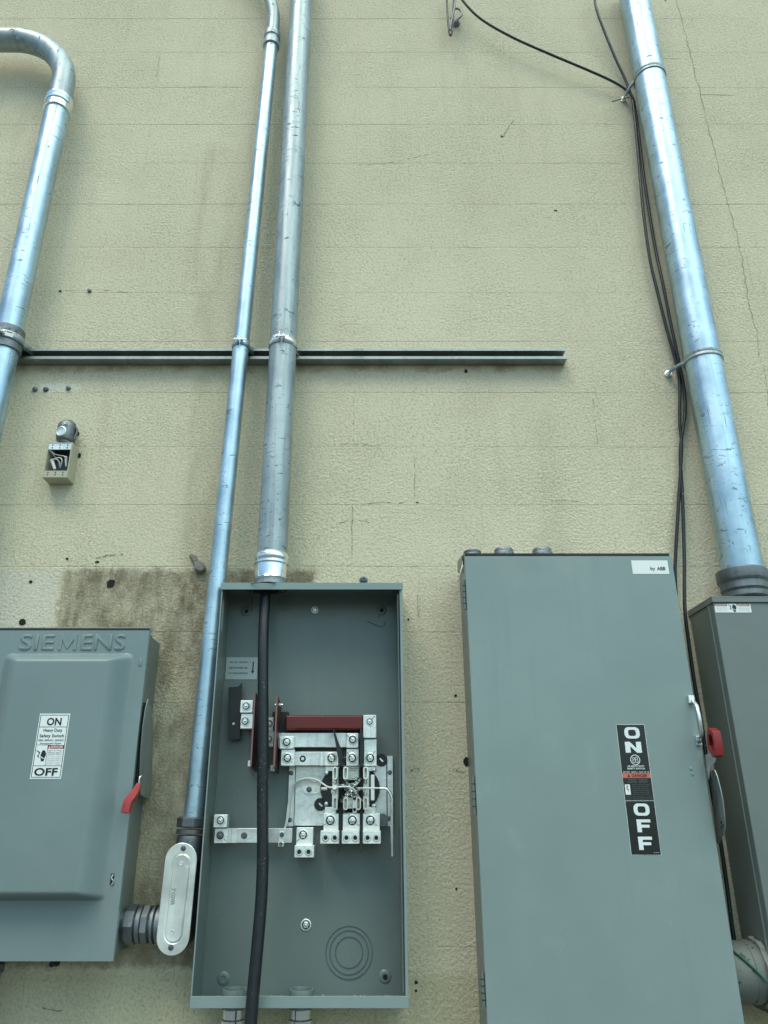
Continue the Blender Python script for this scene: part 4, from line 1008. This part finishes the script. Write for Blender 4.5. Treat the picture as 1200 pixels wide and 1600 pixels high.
# hood wing at the upper left corner
m = MB().prismX([onX(a,b,gL-.004) for a,b in ((722.3,867.5),(715.5,876),(715,893),(717,896.5),(722.2,876))], gL-.0050, gL-.003).build('hood_wing', M['paint2'], ge, .001)
# hinges
for ya, yb in ((905,951),(1213,1272),(1520,1575)):
    zt, zb = Zp(ya,GF), Zp(yb,GF); hx = gL-.0045
    h = MB().cyl((hx,-(GF-.010),zb),(hx,-(GF-.010),zt),.0042,12).build('hinge', M['paint2'], ge)
    m = MB()
    for k in range(1,5):
        zz = zb+(zt-zb)*k/5; m.cyl((hx,-(GF-.010),zz-.0009),(hx,-(GF-.010),zz+.0009),.0048,12)
    m.build('hinge_joint', M['seam'], h)
for a,b,yy in ((738,16,866),(787,17,864),(847,17,864)):
    c = P(a,yy,.11); c.z = gT-.006; hh = Zp(857.5 if a > 750 else 861,.11)-c.z; rp = (16.5 if a > 750 else 15.5)*MPP(864,.11)
    m = MB().revolve([(rp,0),(rp,hh*.62),(rp*.98,hh*.68),(rp*.90,hh*.74),(rp*.90,hh*.88),(rp*.80,hh*.97),(rp*.05,hh)], c, (0,0,1), 30)
    m.build('hub_plug', M['cast'] if a > 750 else M['darkcast'], ge)
lb1 = plate(ge,'maker_label',M['labelw'],987.5,875.6,1044.3,896.7,GF+.0006,.0005)
sh = Sheet(Xp(987.5,886,GF+.0006),Xp(1044.3,886,GF+.0006),Zp(896.7,GF+.0006),Zp(875.6,GF+.0006),GF+.0006)
sh.text('ink','by',.50,.48,.63,.80,.01); sh.text('ink','ABB',.68,.48,.91,.74,.02); sh.done(lb1)
# big ON / OFF label
X0, X1 = (Xp(962.5,1133,GF)+Xp(987.5,1335.4,GF))/2, (Xp(1005.8,1133,GF)+Xp(1033,1335.4,GF))/2
Z1, Z0 = Zp(1132.5,GF), Zp(1335.5,GF)
rim = MB().box(X0-.0012,X1+.0012,GF+.0001,GF+.0004,Z0-.0012,Z1+.0012).build('label_rim', M['aluplate'], ge)
lb2 = MB().box(X0,X1,GF+.0005,GF+.0009,Z0,Z1).build('position_label', M['labelk'], ge)
sh = Sheet(X0,X1,Z0,Z1,GF+.0009)
def bigO(u0,v0,u1,v1):
    x0,x1,z0,z1,d = sh.a
    def rr(a0,b0,a1,b1,rad,n=5):
        out = []; A0,A1,B0,B1 = x0+a0*(x1-x0),x0+a1*(x1-x0),z1-b1*(z1-z0),z1-b0*(z1-z0)
        for cx,cz,s in ((A1-rad,B1-rad,0),(A0+rad,B1-rad,90),(A0+rad,B0+rad,180),(A1-rad,B0+rad,270)):
            for k in range(n+1):
                a = math.radians(s+90*k/n); out.append(Vector((cx+rad*math.cos(a),-d-.0006,cz+rad*math.sin(a))))
        return out
    th_u, th_v = (u1-u0)*.25, (v1-v0)*.23
    sh.mb('inkw').ringloft([rr(u0,v0,u1,v1,.011), rr(u0+th_u,v0+th_v,u1-th_u,v1-th_v,.005)], cap=(False,False))
bigO(.25,.020,.80,.112)
sh.poly('inkw',[(.22,.225),(.22,.138),(.40,.138),(.62,.190),(.62,.138),(.80,.138),(.80,.225),(.62,.225),(.40,.173),(.40,.225)])
def bigF(u0,v0,u1,v1):
    q = lambda a,b:(u0+a*(u1-u0),v0+b*(v1-v0))
    sh.poly('inkw',[q(0,0),q(1,0),q(1,.23),q(.32,.23),q(.32,.42),q(.90,.42),q(.90,.64),q(.32,.64),q(.32,1),q(0,1)])
bigO(.25,.620,.80,.712); bigF(.30,.740,.78,.835); bigF(.28,.868,.76,.965)
# round monogram
x0,x1,z0,z1,d = sh.a; lc = Vector((x0+.52*(x1-x0),-d-.0006,z1-.282*(z1-z0)))
def circ(r,n=28,off=(0,0)): return [lc+Vector((r*math.cos(2*math.pi*k/n)+off[0],0,r*math.sin(2*math.pi*k/n)+off[1])) for k in range(n)]
sh.mb('inkw').ringloft([circ(.0125),circ(.0108)], cap=(False,False))
sh.mb('inkw').ringloft([circ(.0034,16,(-.0036,.0032)),circ(.0022,16,(-.0036,.0032))], cap=(False,False))
sh.mb('inkw').ringloft([circ(.0040,16,(-.0033,-.0032)),circ(.0027,16,(-.0033,-.0032))], cap=(False,False))
sh.mb('inkw').ringloft([circ(.0036,16,(.0036,.0034)),circ(.0024,16,(.0036,.0034))], cap=(False,False))
sh.mb('inkw').ringloft([circ(.0040,16,(.0038,-.0032)),circ(.0027,16,(.0038,-.0032))], cap=(False,False))
sh.text('inkw','GE HEAVY DUTY',.22,.325,.82,.338,.025); sh.text('inkw','SAFETY SWITCH',.20,.344,.82,.357,.025)
sh.text('inkw','600 AMP   240VAC   MAX. HP 125',.04,.373,.96,.382,.012)
sh.rect('labelo',.0,.386,1.0,.424); sh.poly('ink',[(.17,.417),(.22,.392),(.27,.417)],.0006); sh.text('ink','DANGER',.33,.393,.88,.418,.02)
for k,t in enumerate(('HAZARDOUS     HAZARDOUS','VOLTAGE WILL     PARTS INSIDE','CAUSE DEATH     DISCONNECT')): sh.text('inkg',t,.16,.432+.011*k,.86,.439+.011*k)
sh.rect('labelw',.04,.474,.22,.553); sh.poly('labelr',[(.10,.482),(.15,.482),(.12,.507),(.17,.512),(.14,.545),(.15,.518),(.09,.512)],.0006)
for k,t in enumerate(('Turn off power before opening','door or servicing fuses.','Replace fuses with same type','and rating only.','Close door before turning','switch to the ON position')): sh.text('inkg',t,.30,.474+.0145*k,.88,.481+.0145*k)
for k in range(3): sh.text('inkg','Suitable for use as service equipment when bonded',.05,.566+.010*k,.95,.572+.010*k)
sh.rect('inkw',.0,.598,1.0,.6005); sh.text('inkw','GE 600NX',.76,.982,.95,.987)
sh.done(lb2)
# door latch handle
hd = MB().pbox(1076.5,1086.5,1085.5,1098.5,GF+.0002,GF+.010).build('handle_foot', M['tin'], ge, .001)
MB().pbox(1088.5,1150,1096.5,1164.5,GF+.0002,GF+.008).build('handle_foot', M['screw'], ge, .001)
MB().revolve([(.006,0),(.006,.003),(.003,.005)], P(1092.5,1158,GF+.0082), (0,-1,0), 8).build('handle_bolt', M['darkcast'], ge)
v0_ = [P(1082,1093,GF+.010),P(1086,1099,GF+.020),P(1089,1103,GF+.034),P(1093,1122,GF+.036),P(1096,1141,GF+.034),P(1096,1147,GF+.020),P(1094,1153,GF+.008)]
q = []; fs = []
for p in v0_: q += [p+Vector((-.0042,0,0)), p+Vector((.0042,0,0))]
for i in range(len(v0_)-1): fs.append((2*i,2*i+1,2*i+3,2*i+2))
o = MB().add(q,fs).build('pull_handle', M['aluplate'], ge, solid=-1); s = o.modifiers.new('s','SOLIDIFY'); s.thickness = .004; s.offset = 0
for a,b in ((1080,1201),(1081.5,1209)): MB().revolve([(.0045,0),(.004,.0015),(.001,.0022)], P(a,b,GF), (0,-1,0), 12).build('rivet', M['paint'], ge)
# operating lever and red grip on the right side
Xg = gR+.014
poly = [onX(a,b,Xg) for a,b in ((1112,1204),(1117,1203),(1121,1213),(1126,1232),(1130,1252),(1132.5,1275),(1133.5,1292),(1132,1303),(1127,1309),(1124,1318),(1121,1318),(1116,1280))]
lv = MB().prismX(poly, Xg-.0014, Xg+.0014).build('lever_arm', M['strut'], ge, .0006)
for a,b in ((1127,1285),(1130,1289.5),(1128,1293)):
    dd, zz = onX(a,b,Xg-.0016); MB().revolve([(.0035,0),(.0035,.0005)], (Xg-.0016,-dd,zz), (-1,0,0), 10).build('arm_hole', M['hole'], lv)
MB().prism([(1102.5,1180),(1108,1178),(1119,1184),(1118,1191),(1113,1196),(1110,1200),(1108,1219),(1105,1205)], GF+.012, GF+.020).build('lever_neck', M['cast'], ge, .001)
Xr = Xp(1106.5,1160,.225)
hp = [(.215,Zp(1168,.22)),(.222,Zp(1148,.22)),(.236,Zp(1137.5,.23)),(.258,Zp(1143,.25)),(.262,Zp(1160,.25)),(.256,Zp(1181,.25)),(.236,Zp(1184,.23))]
cen = (sum(a for a,b in hp)/7, sum(b for a,b in hp)/7)
inn = [(cen[0]+(a-cen[0])*.55, cen[1]+(b-cen[1])*.60) for a,b in hp]
l3 = lambda pl_, x: [Vector((x,-a,b)) for a,b in pl_]
MB().prismX(inn, Xr+.009, Xr+.0102).build('grip_recess', M['hole'], ge)
MB().ringloft([l3(inn,Xr+.010),l3(inn,Xr),l3(hp,Xr),l3(hp,Xr+.0205)], cap=(True,True)).build('red_grip', M['red'], ge, .0012)

# ------------------------------------------------------------------ rightmost cabinet
RF = .165
qL = (Xp(1110,941,RF)+Xp(1162,1240,RF)+Xp(1199,1383,RF))/3; qR = qL+.55; qT = Zp(931.5,RF+.004)
qB = Zp(1588,.10)
rc = thing('right_cabinet', 'rightmost tall grey cabinet cut by the photo edge, with small hazard sticker', 'cabinet', (qL+.2,-.08,qB))
MB().box(qL,qR,.0006,RF-.004,qB,qT-.004).build('body', M['paint2'], rc, .004)
MB().box(qL-.0005,qR+.0005,RF-.0038,RF,qB-.002,qT-.0175).build('front_cover', M['paint2'], rc, .002)
MB().box(qL-.003,qR+.003,-.0006+.0012,RF+.004,qT-.0038,qT).build('lid', M['paint2'], rc, .0006)
MB().box(qL-.003,qR+.003,RF+.0012,RF+.0042,qT-.017,qT-.0039).build('lid_lip', M['paint2'], rc, .0006)
MB().box(qL-.003,qL-.0008,.0006,RF+.001,qT-.017,qT-.0039).build('lid_side', M['paint2'], rc)
MB().box(qL-.0022,qL-.0002,RF-.030,RF-.026,qB,qT-.018).build('side_seam', M['paint'], rc)
hl = MB().pbox(1117,943.5,1173.5,957,RF+.0001,RF+.0008).build('hazard_sticker', M['labelw'], rc)
sh = Sheet(Xp(1117,950,RF+.0008),Xp(1173.5,950,RF+.0008),Zp(957,RF+.0008),Zp(943.5,RF+.0008),RF+.0008)
sh.rect('labelr',.0,.0,.35,.26); sh.rect('labelr',.61,.0,.97,.26); sh.text('inkw','DANGER',.08,.05,.33,.21,.02); sh.text('inkw','PELIGRO',.69,.05,.94,.21,.02)
sh.poly('inkw',[(.02,.23),(.045,.04),(.07,.23)],.0006); sh.poly('inkw',[(.63,.23),(.655,.04),(.68,.23)],.0006)
for k,t in enumerate(('Hazardous voltage.','Will shock, burn or','cause death. Turn off','power before servicing.')): sh.text('inkg',t,.04,.34+.15*k,.33,.42+.15*k)
for k,t in enumerate(('Tension peligrosa.','Puede causar la muerte','Desconecte la energia','antes de trabajar.')): sh.text('inkg',t,.64,.34+.15*k,.95,.42+.15*k)
hand(sh,.37,.05,.60,.95); sh.done(hl)
# nipple between the two cabinets
nz = Zp(1520,.10); ncen = Vector((gR-.004,-.085,nz)); nl = qL-gR+.004
R_n = 43*MPP(1520,.09)
np_ = thing('conduit_nipple', 'pale speckled round conduit stub joining the two right cabinets near the bottom', 'pipe fitting', ncen)
def specmat():
    t = NT('speckled_pale_fitting_paint'); c = t.mix(t.ramp(t.noise(45,4,.6),.60,.66), (.125,.14,.122), (.035,.034,.03)); t.set(Base_Color=c, Roughness=.6, Normal=t.bump(t.noise(120,3), .0006)); return t.m
M['spec'] = specmat()
MB().revolve([(R_n,0),(R_n,nl*.60),(R_n*1.03,nl*.62),(R_n*1.03,nl*.78),(R_n*1.0,nl*.80),(R_n*1.0,nl-.0004)], ncen, (1,0,0), 48).build('stub', M['spec'], np_)
m = MB(); lo = []
for xx, sc in ((nl-.016,1.02),(nl-.016,1.12),(nl-.0035,1.12),(nl-.0035,1.02)):
    l = []
    for k in range(64):
        a = 2*math.pi*k/64; rr_ = R_n*(sc if sc < 1.1 else (1.13 if (k//4) % 2 else 1.06))
        l.append(ncen+Vector((xx, rr_*math.cos(a), rr_*math.sin(a))))
    lo.append(l)
m.ringloft(lo, cap=(False,False)); m.build('locknut', M['pvc'], np_, sharp=25)
def onfit(xf, ang, rr_): return ncen+Vector((xf*nl, -rr_*math.cos(ang), rr_*math.sin(ang)))
tag(MB().tube([onfit(-.05,1.25,R_n+.004),onfit(.12,.95,R_n+.004),onfit(.35,.55,R_n+.004),onfit(.6,.15,R_n+.004),onfit(.85,-.25,R_n*1.13+.006),onfit(1.02,-.6,R_n*1.15+.006)], .0026, 8, 5).build('green_wire', M['green']),
    'thin green wire draped over the pale conduit stub at the bottom right', 'wire')
# small conduit under the left switch, at the photo edge
tag(MB().revolve([(.02,0),(.024,.002),(.024,.02),(.018,.024),(.018,.4)], P(-8,1504,.06), (0,0,-1), 20).build('lower_conduit', M['cast']), 'dark conduit stub under the left corner of the left safety switch', 'conduit')
print('blocks in view', vis)
